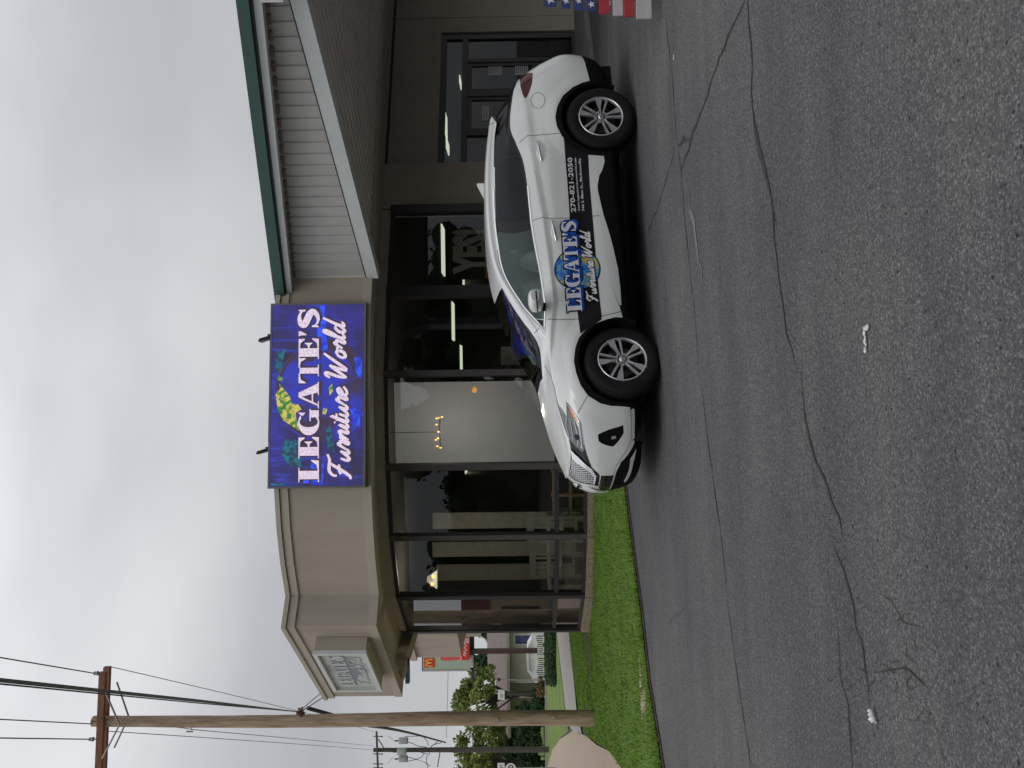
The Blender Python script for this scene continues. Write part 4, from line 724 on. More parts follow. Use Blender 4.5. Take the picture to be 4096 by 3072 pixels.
# near utility pole
pb0 = at(2367, 2873, 16.7); pt0 = at(373, 2887, 16.7)
UP = thing('utility_pole', 'tall weathered wooden utility pole with rust red crossarm beside the shop', 'utility pole', (pb0[0], pb0[1], -.12))
mb = MB(); hs = np.linspace(0, 1, 26); pts = [(pb0[0]+(pt0[0]-pb0[0])*t+.02*math.sin(t*7), 16.7, -.4+(pt0[2]+.4)*t) for t in hs]; mb.tube(pts, [.172-(.172-.115)*t+.002*math.sin(40*t) for t in hs], 18); obj('shaft', mb, 'wood_pole', UP)
def armp(y, dz=0.): return np.array([-(y-1536)/F_PX*16.7, 16.7, 0])
xa = at(428, 2677, 16.7); xb = at(410, 3100, 16.7)
for k, (yo, dz) in enumerate(((-.16, .0), (.15, .075))):
    a = xa+np.array([0, yo, dz]); b = xb+np.array([0, yo, dz]); hh = .072; mb = MB(); mb.prism([(a[0], a[1]-.045, a[2]-hh), (a[0], a[1]+.045, a[2]-hh), (a[0], a[1]+.045, a[2]+hh), (a[0], a[1]-.045, a[2]+hh)], [(b[0], b[1]-.045, b[2]-hh), (b[0], b[1]+.045, b[2]-hh), (b[0], b[1]+.045, b[2]+hh), (b[0], b[1]-.045, b[2]+hh)]); obj('crossarm', mb, 'wood_red', UP)
for yo in (-.26, .23):
    for (x1, y1) in ((440, 2745), (430, 3010)): mb = MB(); p = at(x1, y1, 16.7); q = at(498, 2882, 16.7); mb.tube([(p[0], 16.7+yo, p[2]-.03), (q[0], 16.7+yo*.8, q[2])], .020, 6); obj('brace', mb, 'galv', UP)
for (xx, yy, w_, h_) in ((2210, 2868, .05, .09), (1990, 2880, .07, .05), (2060, 2866, .035, .035)): p = at(xx, yy, 16.53); mb = MB(); mb.box((p[0]-w_/2, 16.515, p[2]-h_/2), (p[0]+w_/2, 16.53, p[2]+h_/2)); obj('pole_tag', mb, 'galv', UP)
ins = {}
for nm_, (x, y) in dict(r=(385, 2693), l=(366, 2957)).items():
    p = at(x, y, 16.5); mb = MB(); mb.lathe([(.0, -.16), (.012, -.16), (.012, -.05), (.045, -.05), (.05, -.02), (.03, .0), (.045, .02), (.04, .05), (.0, .06)], (p[0], 16.5, p[2]), 'z', 12); obj('insulator', mb, 'insulator', UP); ins[nm_] = np.array([p[0], 16.5, p[2]+.05])
mb = MB(); p = at(1203, 2848, 16.55)
for i in range(26): a = rng.normal(0, 1, 3); a /= np.linalg.norm(a); q = rng.normal(0, 1, 3); q /= np.linalg.norm(q); mb.tube([tuple(np.array(p)+a*.07), tuple(np.array(p)+q*.11), tuple(np.array(p)-a*.05)], .010, 5)
obj('cable_knot', mb, 'rust', UP)
mb = MB(); q = at(766, 2918, 16.7); mb.tube([(q[0], 16.6, q[2]-.07), (q[0], 16.6, q[2]+.07)], .02, 8); mb.tube([(q[0], 16.7, q[2]), (q[0]+.25, 16.7, q[2])], .012, 6); obj('bolt', mb, 'galv', UP)
def wire(label, pts, r, m='wire', name='power_line', grp='overhead wires', sag=0.):
    P = [np.array(p, float) for p in pts]; Q = []
    for a, b in zip(P, P[1:]):
        for j in range(16): t = j/16; q = a+(b-a)*t; q = q-np.array([0, 0, sag*4*t*(1-t)]); Q.append(q)
    Q.append(P[-1]); mb = MB(); mb.tube(Q, r, 6); return tag(obj(name, mb, m, base_pt=Q[len(Q)//2]), label, 'cable', grp)
dirw = np.array([.44, -.90, 0])
def toward(p, L, dz=0.): return np.array(p)+dirw*L+np.array([0, 0, dz])
farR = np.array(at(1497, 2928, 51)); farM = np.array(at(1494, 2984, 51)); farL = np.array(at(1495, 3000, 51))
wire('upper right wire running from the frame edge to the right crossarm insulator', [toward(ins['r'], 38, .5), ins['r']], .012, sag=.15); wire('thin wire sloping from the right crossarm end to the far pole', [ins['r']+np.array([0, .4, -.12]), farR], .009, sag=.35)
top_ = np.array(at(375, 2896, 16.7)); wire('middle wire reaching the very top of the wooden pole', [toward(top_, 38, .5), top_], .011, sag=.15); wire('thin wire with a bolt mark leaving the wooden pole toward the far pole', [np.array(at(650, 2905, 16.7)), q+np.array([0, 0, 0]), farM], .008, sag=.1)
wire('left wire ending at the left crossarm insulator', [toward(ins['l'], 38, .5), ins['l']], .012, sag=.15); wire('lowest thin wire from the left insulator to the far pole', [ins['l']+np.array([0, .4, -.1]), farL], .009, sag=.3)
kn = np.array(p)
bd = bpy.data.objects.new('cable_bundle', None); bd.location = tuple(kn); link(bd); tag(bd, 'thick bundle of dark cables sagging to the wooden pole below its crossarm', 'cable')
for k, (dx, dz, m_) in enumerate(((0, 0, 'wire'), (.028, .012, 'wire_green'), (-.02, .026, 'wire'), (.012, -.024, 'wire_green'))):
    P = []; a = kn+np.array([.4285, -.9035, 0])*34; 
    for j in range(30): t = j/29; q = a+(kn-a)*t; spread = min(1, (1-t)*6); P.append(q+np.array([dx*spread, 0, dz*spread])-np.array([0, 0, .02*4*t*(1-t)]))
    mb = MB(); mb.tube(P, .0085, 6); obj('cable', mb, m_, bd)
zc = lambda X, Y, D: np.array(at(1450+.1808*X, 2850+.1808*Y, D))
wire('thick dark cable sagging from the wooden pole to the trees', [kn+np.array([0, .2, -.1]), zc(150, 290, 19), zc(450, 330, 22), zc(800, 395, 27), zc(1150, 475, 33), zc(1500, 570, 40), zc(1840, 665, 50)], .045, name='phone_cable')
wire('short service wires from the pole knot to the fascia corner', [kn, np.array([-6.15, 14.85, 5.30])], .012, 'wire', 'service_wire'); wire('second service wire from the pole knot to the fascia corner', [kn+np.array([0, 0, .06]), np.array([-6.1, 14.85, 5.42])], .010, 'wire', 'service_wire')
wire('faint horizontal wire in the sky left of the fast food sign', [np.array(at(1797, 2520, 70)), np.array(at(1785, 2950, 70))], .03, 'can')
# far utility pole
FPX = at(2200, 2998, 51); FU = thing('utility_pole', 'distant utility pole carrying three grey transformer cans', 'utility pole', (FPX[0], 51, -.26))
mb = MB(); a = at(1494, 3000, 51); mb.tube([(FPX[0], 51, -.4), ((FPX[0]+a[0])/2, 51, a[2]/2), (a[0], 51, a[2])], [.19, .17, .13], 12); obj('shaft', mb, 'dark_pole', FU)
a = zc(310, 420, 50.8); b = zc(345, 1330, 50.8); mb = MB(); mb.prism([(a[0], 50.75, a[2]-.06), (a[0], 50.85, a[2]-.06), (a[0], 50.85, a[2]+.06), (a[0], 50.75, a[2]+.06)], [(b[0], 50.75, b[2]-.06), (b[0], 50.85, b[2]-.06), (b[0], 50.85, b[2]+.06), (b[0], 50.75, b[2]+.06)]); obj('crossarm', mb, 'dark_pole', FU)
mb = MB(); mb.tube([zc(350, 590, 50.7), zc(500, 830, 50.8)], .035, 6); obj('brace', mb, 'dark_pole', FU)
for Y in (525, 915, 1135, 1220): mb = MB(); a = zc(240, Y, 50.8); b = zc(430, Y+5, 50.8); mb.tube([a, b], .03, 6); mb.ellip(b, (.05, .05, .07)); obj('insulator', mb, 'wire', FU)
for (X0, X1, Y0, Y1) in ((805, 1003, 555, 690), (790, 985, 735, 885), (805, 1000, 955, 1095)):
    a = zc(X0, (Y0+Y1)/2, 50.5); b = zc(X1, (Y0+Y1)/2, 50.5); r_ = (Y1-Y0)*.1808/2/F_PX*50.5; yo = 50.5-(.35 if Y0 == 735 else 0); mb = MB(); h_ = a[2]-b[2]; mb.lathe([(0, 0), (r_*.96, 0), (r_, .05), (r_, h_-.06), (r_*.9, h_), (0, h_+.03)], (a[0], yo, b[2]), 'z', 20); tr_ = obj('transformer', mb, 'can', FU)
    mb = MB(); mb.tube([(a[0]-.0, yo, a[2]), (a[0]-.02, yo, a[2]+.28)], .05, 8); mb.tube([(a[0], yo, a[2]+.28), (a[0]+.1, yo, a[2]+.45), (a[0]+(.32 if Y0 < 900 else -.32), yo, a[2]+.75)], .012, 5); obj('bushing', mb, 'wire', tr_)
for ln in ([(1010, 655), (1120, 690), (1250, 750), (1420, 765)], [(930, 530), (1250, 520), (1340, 530)], [(1340, 530), (1430, 640), (1460, 740)], [(1480, 840), (1490, 900), (1415, 990), (1420, 1110), (1445, 1230)], [(1180, 850), (1280, 875), (1400, 910), (1450, 920)], [(1020, 985), (1200, 1040), (1400, 1115), (1500, 1190)], [(1000, 1080), (1180, 1040), (1320, 980), (1365, 890)], [(1480, 790), (1600, 690), (1660, 640)], [(1520, 740), (1640, 690), (1750, 670)]):
    mb = MB(); mb.tube([zc(X, Y, 50.6) for X, Y in ln], .022, 5); obj('lead_wire', mb, 'wire', FU)
wire('vertical thin wire left of the far pole', [zc(1720, 840, 52), zc(1660, 1200, 52)], .04)
# tall restaurant sign
SG_ = thing('pylon_sign', 'tall pylon with pale panel, red square logo and red soda sign', 'sign', at(2140, 2606, 50)); D = 50.
mb = MB(); a = at(1880, 2606, D); b = at(2150, 2606, D); mb.box((a[0]-.14, D-.1, b[2]), (a[0]+.14, D+.2, a[2])); obj('pole', mb, 'brown_pole', SG_)
def pbx(name, x0, x1, y0, y1, d0, d1, m, par=SG_): a = at(x0, y1, D); b = at(x1, y0, D); mb = MB(); mb.box((a[0], D+d0, b[2]), (b[0], D+d1, a[2])); return obj(name, mb, m, par)
cab2 = pbx('cabinet', 1688, 1884, 2535, 2686, .0, .8, 'sign_dark'); pbx('cabinet_edge', 1686, 1886, 2680, 2684, -.02, .3, 'white_paint'); face2 = pbx('panel', 1692, 1880, 2538, 2679, -.03, .0, 'sign_green', cab2)
q = pbx('logo_square', 1697, 1738, 2631, 2669, -.07, -.03, 'sign_red', cab2); mb = MB(); c_ = at(1717, 2650, D); 
for s_ in (-1, 1): stroke(mb, smooth_pts([(c_[0]+s_*.24, c_[2]-.24), (c_[0]+s_*.20, c_[2]+.12), (c_[0]+s_*.12, c_[2]+.24), (c_[0]+s_*.04, c_[2]+.10), (c_[0], c_[2]-.18)], 5), .07, lambda x, z, e=0.: (x, D-.08-.002*(s_+1), z))
obj('arches_logo', mb, 'sign_yellow', q)
mb = MB(); ps = [at(x, y, D-.05) for x, y in ((1757, 2612), (1763, 2640), (1782, 2644), (1880, 2634), (1880, 2545), (1757, 2545))]; mb.prism([(p_[0], D-.05, p_[2]) for p_ in ps], [(p_[0], D-.031, p_[2]) for p_ in ps]); obj('red_swoosh', mb, 'sign_red2', cab2)
q = pbx('soda_sign', 1842, 1878, 2548, 2632, -.35, -.1, 'sign_pink', SG_); pbx('red_panel', 1849, 1878, 2567, 2632, -.38, -.35, 'sign_red', q); mb = MB(); a = at(1872, 2627, D-.4); script_word(mb, 'World', lambda x, z, e=0.: (x, D-.39, z), a[0], .95, .26, a[2]+.03, .14, 0, .2) if False else None
mb = MB(); c0_ = at(1863, 2625, D-.4); 
stroke(mb, smooth_pts([(c0_[0]+.0, c0_[2]), (c0_[0]+.12, c0_[2]+.16), (c0_[0]+.2, c0_[2]-.02), (c0_[0]+.32, c0_[2]+.12), (c0_[0]+.42, c0_[2]-.06), (c0_[0]+.56, c0_[2]+.1), (c0_[0]+.7, c0_[2]-.04), (c0_[0]+.86, c0_[2]+.12), (c0_[0]+.94, c0_[2])], 5), .045, lambda x, z, e=0.: (x, D-.395, z)); obj('script_stroke', mb, 'white_paint', q)
pbx('cross_bar', 1886, 1896, 2545, 2722, .1, .25, 'sign_dark'); mq = pbx('marquee_strip', 1883, 1893, 2618, 2667, -.1, .0, 'white_paint'); mb = MB()
for i in range(8): a = at(1888, 2662-5.6*i, D-.12); mb.box((a[0]-.025, D-.115, a[2]-.05), (a[0]+.02, D-.105, a[2]+.05))
obj('marquee_letters', mb, 'black', mq)
for (x0, y0, x1, y1) in ((1905, 2695, 1945, 2618), (1898, 2642, 1925, 2618)): mb = MB(); a = at(x0, y0, D+.1); b = at(x1, y1, D+.1); mb.tube([a, b], .05, 6); obj('strut', mb, 'sign_dark', SG_)
# bar standing out beyond the soffit
mb = MB(); a = at(1628, 2730, 23.5); b = at(1633, 2600, 23.5); mb.box((a[0], 23.4, b[2]-.03), (b[0], 23.6, a[2]+.04)); obj('gutter_end', mb, 'green_dark', ST)
# house across the street
HS = thing('house', 'low cream house with brown hip roof and covered porch', 'house', (-25, 68, -.25)); D = 68.
ex0, ex1 = -32.2, -17.5; ez = 2.75
mb = MB(); mb.box((-27.2, D, -.4), (-18.2, D+8, 2.75)); mb.box((-31.6, D+1.6, -.4), (-27.2, D+8, 2.75)); obj('wall', mb, 'cream', HS)
mb = MB(); z0 = 2.98; mb.add([(ex0, D-.7, z0), (ex1, D-.7, z0), (ex1, D+9, z0), (ex0, D+9, z0), (-28.4, D+4, 4.95), (-23.9, D+4, 5.0)], [(0, 1, 5, 4), (1, 2, 5), (2, 3, 4, 5), (3, 0, 4)]); rf_ = obj('roof', mb, 'roof_brown', HS)
mb = MB(); mb.box((ex0, D-.75, 2.72), (ex1, D-.55, 2.99)); obj('eave_board', mb, 'concrete', rf_); mb = MB(); mb.box((ex0, D-.55, 2.70), (ex1, D+9, 2.74)); obj('eave_soffit', mb, 'wall', rf_)
for x0, x1 in ((-23.9, -23.1), (-21.4, -20.2)): mb = MB(); mb.box((x0, D-.04, .75), (x1, D+.0-.002, 2.2)); wn_ = obj('window', mb, 'win_blue', HS); mb = MB(); mb.box((x0-.08, D-.06, .66), (x1+.08, D-.041, .75)); mb.box((x0-.08, D-.06, 2.2), (x1+.08, D-.041, 2.28)); mb.box((x0-.08, D-.06, .75), (x0, D-.041, 2.2)); mb.box((x1, D-.06, .75), (x1+.08, D-.041, 2.2)); obj('frame', mb, 'white_paint', wn_)
for i in range(4): x = -27.3-i*1.35; mb = MB(); mb.box((x-.10, D-.3, -.3), (x+.10, D-.1, 2.72)); obj('porch_post', mb, 'cream', HS)
for i in range(3): x = -27.9-i*1.35; mb = MB(); mb.box((x-.28, D+1.5, -.2), (x+.28, D+1.59, 2.3)); obj('shutter_panel', mb, 'bark', HS)
# white picket fence
FN = thing('picket_fence', 'white picket fence with lattice top in front of the house', 'fence', (-23, 60, -.25)); D = 60.
fx0, fx1 = at(2150, 2716, D)[0], at(2150, 2450, D)[0]; zb_, zt_ = -.22, .78
for x in np.linspace(fx0, fx1, 4): mb = MB(); mb.box((x-.06, D-.06, -.35), (x+.06, D+.06, zt_+.05)); obj('post', mb, 'white_paint', FN)
xs_ = np.linspace(fx0, fx1, 4)
for a, b in zip(xs_, xs_[1:]):
    mb = MB()
    for z0, z1 in ((zb_, zb_+.07), (.50, .57), (.72, .78)): mb.box((a+.06, D-.03, z0), (b-.06, D+.03, z1))
    n_ = int((b-a-.12)/.155)
    for i in range(n_): x = a+.09+i*(b-a-.18)/n_; mb.box((x, D-.02, zb_+.07), (x+.075, D+.02, .50))
    for i in range(n_*2): x = a+.09+i*(b-a-.18)/(2*n_); mb.box((x, D-.012, .57), (x+.04, D+.012, .72))
    obj('panel', mb, 'white_paint', FN)
def small_car(label, loc, rz, col, grp=None):
    t = thing('parked_car', label, 'car', loc); pr = [(-2.2, .35), (-2.25, .8), (-1.9, .98), (-1.35, 1.38), (-.2, 1.45), (.75, 1.36), (1.35, .98), (2.1, .82), (2.25, .5), (2.15, .3)]
    def lp_(y, k): return [(x, y*(1-(.16*k if z > .95 else 0)), z) for x, z in pr]
    mb = MB(); n = len(pr); L = [lp_(-.88, 1), lp_(.88, 1)]; mb.prism(L[0], L[1]); obj('body', mb, col, t, world=False)
    for s_ in (-1, 1): mb = MB(); w_ = [(-1.45, .98), (-1.15, 1.30), (-.15, 1.36), (.65, 1.28), (1.05, .98)]; mb.prism([(x, s_*(.885-.15*(z > 1)), z) for x, z in w_], [(x, s_*(.875-.15*(z > 1)), z) for x, z in w_]); obj('window', mb, 'gloss_dark', t, world=False)
    for x in (-1.35, 1.4):
        for s_ in (-.82, .82): mb = MB(); mb.lathe([(0, -.1), (.3, -.1), (.32, -.06), (.32, .06), (.3, .1), (0, .1)], (x, s_, .32), 'y', 20); obj('wheel', mb, 'black', t, world=False)
    t.rotation_euler = (0, 0, rz); return t
small_car('white car parked behind the white picket fence', (at(2120, 2610, 63)[0], 63, -.25), R(4), 'white_paint'); small_car('small distant red car between the wooden pole and the far pole', (at(2160, 2972, 92)[0], 92, -.26), R(75), 'sign_red')
# street lamp, small sign, route sign
SL = thing('street_lamp', 'slim grey lamp post standing at the fence end', 'street lamp', at(2180, 2720, 56)); a = at(2000, 2719, 56); b = at(2183, 2720, 56)
mb = MB(); mb.tube([(b[0], 56, -.3), (a[0], 56, a[2])], [.06, .04], 8); obj('post', mb, 'galv', SL); mb = MB(); mb.ellip((a[0]+.02, 56, a[2]+.1), (.13, .13, .16)); obj('lamp', mb, 'brown_pole', SL); mb = MB(); c_ = at(1985, 2727, 56); mb.tube([(a[0], 56, a[2]+.25), (c_[0], 56, c_[2]+.05), (c_[0]-.25, 56, c_[2]+.02)], .05, 6); obj('lamp_arm', mb, 'white_paint', SL)
VS = thing('yard_sign', 'small white sign board on a post before the brown roof', 'sign', at(2140, 2785, 58)); a = at(1992, 2797, 58); b = at(2018, 2763, 58); mb = MB(); mb.box((a[0], 57.9, b[2]), (b[0], 58.2, a[2])); bb_ = obj('board', mb, 'white_paint', VS); mb = MB(); mb.box(((a[0]+b[0])/2-.05, 58, -.3), ((a[0]+b[0])/2+.05, 58.1, b[2])); obj('post', mb, 'dark_pole', VS)
mb = MB(); mb.box((a[0]+.15, 57.88, b[2]+.25), (b[0]-.15, 57.895, b[2]+.31)); mb.box((a[0]+.2, 57.88, b[2]+.12), (b[0]-.25, 57.895, b[2]+.17)); obj('lettering', mb, 'faded_blue', bb_)
RS = thing('route_sign', 'black and white route marker sign at the left edge', 'road sign', at(2195, 3085, 39)); D = 39.
x1_ = at(2040, 3051, D)[0]; zt_, zm_, zb_ = at(1990, 3051, D)[2], at(2019, 3051, D)[2], at(2066, 3051, D)[2]; wd_ = .62
mb = MB(); mb.box((x1_-wd_, D, zb_), (x1_, D+.01, zm_-.01)); sq = obj('route_plate', mb, 'black', RS); mb = MB(); cx_, cz_ = x1_-wd_/2, (zb_+zm_)/2
mb.add([(cx_+.29*math.cos(t), D-.004, cz_+.29*math.sin(t)) for t in np.linspace(0, 2*math.pi, 40, endpoint=False)], [tuple(range(40))]); obj('route_circle', mb, 'white_paint', sq); mb = MB(); font_word(mb, '70', lambda x, z, e=0.: (x, D-.008, z), cx_-.2, .4, .30, cz_-.15, .02); obj('route_number', mb, 'black', sq)
mb = MB(); mb.box((x1_-wd_+.03, D, zm_+.01), (x1_-.01, D+.01, zt_)); dp_ = obj('direction_plate', mb, 'white_paint', RS); mb = MB(); font_word(mb, 'EAST', lambda x, z, e=0.: (x, D-.004, z), x1_-wd_+.10, wd_-.18, .17, zm_+.10, .02); obj('direction_word', mb, 'black', dp_)
mb = MB(); mb.box((cx_-.03, D+.012, -.4), (cx_+.03, D+.05, zt_)); obj('post', mb, 'galv', RS)
# ---------------- trees and shrubs
def leaves(C_, rad, n, size, seed, flat=.6):
    g = np.random.default_rng(seed); C_ = np.array(C_); k = g.integers(0, len(C_), n); d = g.normal(0, 1, (n, 3)); d /= np.linalg.norm(d, axis=1, keepdims=True); r_ = np.array(rad)[k]*g.uniform(.25, 1.0, n)**.6; c = C_[k]+d*r_[:, None]*[1, 1, flat+.2]
    a = g.normal(0, 1, (n, 3)); a /= np.linalg.norm(a, axis=1, keepdims=True); b = np.cross(a, g.normal(0, 1, (n, 3))); b /= np.linalg.norm(b, axis=1, keepdims=True); s_ = size*g.uniform(.5, 1.5, n)[:, None]
    v = np.stack([c-a*s_, c-b*s_*.6, c+a*s_, c+b*s_*.6], 1).reshape(-1, 3); mb = MB(); mb.v = [tuple(p_) for p_ in v]; mb.f = [(4*i, 4*i+1, 4*i+2, 4*i+3) for i in range(n)]; mb.sm = [False]*n; return mb
def tree(name, label, x, y, zg, h_, rx, m, n, seed, group, size=.16, lo=.25, kind='round', cat='tree'):
    g = np.random.default_rng(seed); t = thing(name, label, cat, (x, y, zg), group); C_ = []; rr = []; tr_ = MB(); tr_.tube([(x, y, zg-.2), (x+.05*h_*g.normal(0, .3), y, zg+h_*.35), (x+g.normal(0, .1)*h_*.3, y, zg+h_*.75)], [h_*.028, h_*.02, h_*.006], 8)
    for i in range(44 if kind == 'round' else 30):
        if kind == 'round': th = g.uniform(0, 2*math.pi); ph = g.uniform(-.55, 1.3); R_ = g.uniform(.55, .95); c = np.array([x+rx*R_*math.cos(th)*math.cos(ph), y+rx*R_*math.sin(th)*math.cos(ph), zg+h_*(lo+(1-lo)*.48)+h_*(1-lo)*.44*math.sin(ph)*R_]); r0 = rx*g.uniform(.13, .25)
        else: q = i/30; c = np.array([x+rx*(1-q)*.7*math.cos(i*2.4), y+rx*(1-q)*.7*math.sin(i*2.4), zg+h_*(lo+(1-lo)*q)]); r0 = rx*(.22+.42*(1-q))
        C_.append(c); rr.append(r0)
        if kind == 'round' and i % 2 == 0: s0 = np.array([x, y, zg+h_*g.uniform(.25, .5)]); tr_.tube([s0, (s0+c)/2+np.array([0, 0, .03*h_]), c], [h_*.011, h_*.007, h_*.002], 5)
    obj('trunk', tr_, 'bark', t); cr_ = leaves(C_, rr, n, size, seed, .7); obj('crown', cr_, m, t); return t
tree('shade_tree', 'loose green tree right of the wooden pole', -26.6, 63, -.25, 8.3, 2.9, 'leaf', 6000, 3, 'broad trees past the street', .13, .25)
tree('shade_tree', 'wide yellow green tree behind the far transformer pole', -31.8, 62, -.25, 8.5, 3.5, 'leaf', 7500, 11, 'broad trees past the street', .14, .22)
tree('shade_tree', 'tree cut off by the left edge behind the route sign', -36.5, 64, -.25, 8.0, 3.0, 'leaf', 3800, 17, 'broad trees past the street', .18, .2)
for i, (x, y, h_, r_, l_) in enumerate(((-24.0, 84, 7.6, 2.4, 'dark tree behind the house nearest the shop corner'), (-28.2, 86, 8.6, 2.8, 'dark tree behind the house just right of the lamp post'), (-31.6, 84, 8.2, 2.6, 'dark tree rising behind the left slope of the brown roof'), (-35.0, 82, 6.6, 2.6, 'low dark tree directly behind the wooden pole'), (-38.5, 80, 5.6, 3.0, 'dark low tree behind the yellow green tree'), (-42.5, 82, 6.0, 3.2, 'dark low tree furthest left past the transformer pole'))):
    tree('evergreen_tree', l_, x, y, -.25, h_, r_, 'leaf_dark', 4200, 30+i, 'dark trees behind the house', .24, .05, 'cone' if i < 3 else 'round')
def shrub(label, x, y, h_, r_, m, n, seed, size=.08, name='shrub', grp='shrubs by the street'):
    t = thing(name, label, 'shrub', (x, y, -.25), grp); g = np.random.default_rng(seed); C_ = [np.array([x+g.uniform(-.6, .6)*r_, y+g.uniform(-.5, .5)*r_, -.25+h_*g.uniform(.25, .75)]) for _ in range(9)]; obj('foliage', leaves(C_, [r_*.45]*9, n, size, seed), m, t)
    s_ = MB(); s_.tube([(x, y, -.3), (x, y, -.25+h_*.5)], .04, 5); obj('stem', s_, 'bark', t)
for i, (y_, l_) in enumerate(((2800, 'round green shrub before the porch, nearest the lamp post'), (2835, 'round green shrub before the porch, middle of the row'), (2862, 'round green shrub half behind the wooden pole'))):
    p = at(2185, y_, 57); shrub(l_, p[0], 57, 1.25, .8, 'leaf_dark', 1500, 60+i)
for i, (y_, l_) in enumerate(((2735, 'tan ornamental grass clump at the fence end'), (2765, 'tan ornamental grass clump left of the lamp post'))):
    p = at(2185, y_, 56); shrub(l_, p[0], 56, .9, .55, 'tan_leaf', 900, 70+i, .07, 'grass_clump', 'dry grass clumps')
for i, (y_, l_) in enumerate(((2905, 'dark green shrub mass just left of the wooden pole'), (2950, 'dark green shrub behind the red car'), (3030, 'dark green shrub beside the route sign'), (3075, 'dark green shrub at the left frame edge'))):
    p = at(2180, y_, 60); shrub(l_, p[0], 62, 2.6, 1.7, 'leaf_dark', 2400, 80+i, .12, 'shrub', 'tall shrubs past the street')
hg = MB(); hdg = leaves([(x, 61.2, .05) for x in np.linspace(-27, -18, 40)], [.34]*40, 4500, .06, 91); o = obj('added_gap_leaves', hdg, 'leaf_dark'); o['kind'] = 'stuff'  # dark leaves added behind the fence so its gaps look shaded
# shop across the side street, seen reflected in the corner pane
RB = thing('roadside_shop', 'tan shop with burgundy fascia on the far side of the street', 'building', (-36, 28, -.25)); mb = MB(); mb.box((-44, 18, -.3), (-34, 40, 3.6)); obj('wall', mb, 'tan_wall', RB); mb = MB(); mb.box((-44.2, 17.8, 3.6), (-33.8, 40.2, 5.3)); obj('fascia', mb, 'burgundy', RB)
for y in (21, 26, 31, 36): mb = MB(); mb.box((-33.99, y-1.5, .4), (-33.9, y+1.2, 2.8)); obj('window', mb, 'gloss_dark', RB)
# flag-painted pallet chair at the right edge
FL = thing('flag_bench', 'wooden slat bench painted with white stars and red, white and blue boards', 'bench', at(2606, 40, 6.6)); Dn = 6.6
zS = lambda X, Y: (2100+.3617*X, .3617*Y)
slats = [(205, 350, 68, 'flag_blue', 1), (405, 505, 85, 'flag_blue', 1), (548, 640, 108, 'flag_blue', 1), (683, 785, 122, 'flag_blue', 1), (825, 935, 148, 'flag_red', 0), (975, 1082, 165, 'white_slat', 0), (1100, 1208, 178, 'flag_red', 0), (1235, 1400, 200, 'white_slat', 0)]
for i, (X0, X1, Y, m_, star) in enumerate(slats):
    Dd = Dn+(.50-.07*i if i < 4 else .20-.05*(i-4)); x0, y0 = zS(X0, Y); x1, _ = zS(X1, Y); a = at(x0, y0, Dd); b = at(x1, y0, Dd); mb = MB(); mb.box((a[0], Dd, b[2]), (a[0]+1.35, Dd+.022, a[2])); s_ = obj('slat', mb, m_, FL)
    if star:
        for k in range(3):
            xs__, ys__ = zS((X0+X1)/2, {0: -5, 1: 10, 2: 12, 3: 50}[i]); c_ = at(xs__, ys__, Dd); c_ = (c_[0]+k*.17, c_[2]); r_ = (a[2]-b[2])*.42; mb = MB(); mb.add([(c_[0]+(r_ if j % 2 == 0 else r_*.42)*math.sin(j*math.pi/5), Dd-.004, c_[1]+(r_ if j % 2 == 0 else r_*.42)*math.cos(j*math.pi/5)) for j in range(10)]+[(c_[0], Dd-.004, c_[1])], [(j, (j+1) % 10, 10) for j in range(10)]); obj('star', mb, 'white_paint', s_)
a = at(2170, 30, Dn+.5); b = at(2606, 30, Dn)
for dx in (.12, 1.2): mb = MB(); mb.prism([(a[0]+dx, Dn+.6, .05), (a[0]+dx+.06, Dn+.6, .05), (a[0]+dx+.06, Dn+.66, .05), (a[0]+dx, Dn+.66, .05)], [(a[0]+dx, Dn+.55, a[2]), (a[0]+dx+.06, Dn+.55, a[2]), (a[0]+dx+.06, Dn+.61, a[2]), (a[0]+dx, Dn+.61, a[2])]); mb2 = mb; obj('leg', mb, 'wood_red', FL)
for dx in (.12, 1.2): mb = MB(); mb.box((a[0]+dx+.0, Dn+.05, .05), (a[0]+dx+.06, Dn+.11, .42)); obj('leg', mb, 'wood_red', FL); mb = MB(); mb.box((a[0]+dx, Dn+.06, .42), (a[0]+dx+.06, Dn+.62, .48)); obj('seat_rail', mb, 'wood_red', FL)
for k in range(5): mb = MB(); mb.box((a[0]+.02, Dn+.05+.1*k, .49), (a[0]+1.35, Dn+.13+.1*k, .51)); obj('seat_slat', mb, 'flag_red' if k % 2 else 'white_slat', FL)

# low hedge along the pavement; out-of-view tree line added to fill the window reflections
hx0, hx1 = at(2205, 2715, 38)[0], at(2205, 2440, 38)[0]; t = thing('low_hedge', 'low dark green hedge between the sidewalk and the white fence', 'hedge', ((hx0+hx1)/2, 38, -.25)); C_ = [np.array([x*(yy/38), yy+.25*math.sin(x*3), -.25+.16]) for yy in (37.3, 38.6, 40.2, 42.2, 44.5, 47) for x in np.linspace(hx0, hx1, 30)]; obj('foliage', leaves(C_, [.34]*180, 15000, .06, 97), 'leaf_dark', t)
TL = MB(); g = np.random.default_rng(5); C_ = []; rr = []
for i in range(80):
    x = -62+i*1.7+g.normal(0, .8); hh = g.uniform(9, 14)*(.62 if -52 < x < -30 else 1)
    for k in range(5): C_.append(np.array([x+g.normal(0, 1.5), -34+g.normal(0, 2)-.15*abs(x), hh*(.12+.2*k)])); rr.append(g.uniform(1.6, 2.9))
for j in range(16):
    for k in range(5): C_.append(np.array([-63+g.normal(0, 1), -34+j*3., 10*(.12+.2*k)])); rr.append(2.6)
TLm = leaves(C_, rr, 60000, .30, 98, .8)
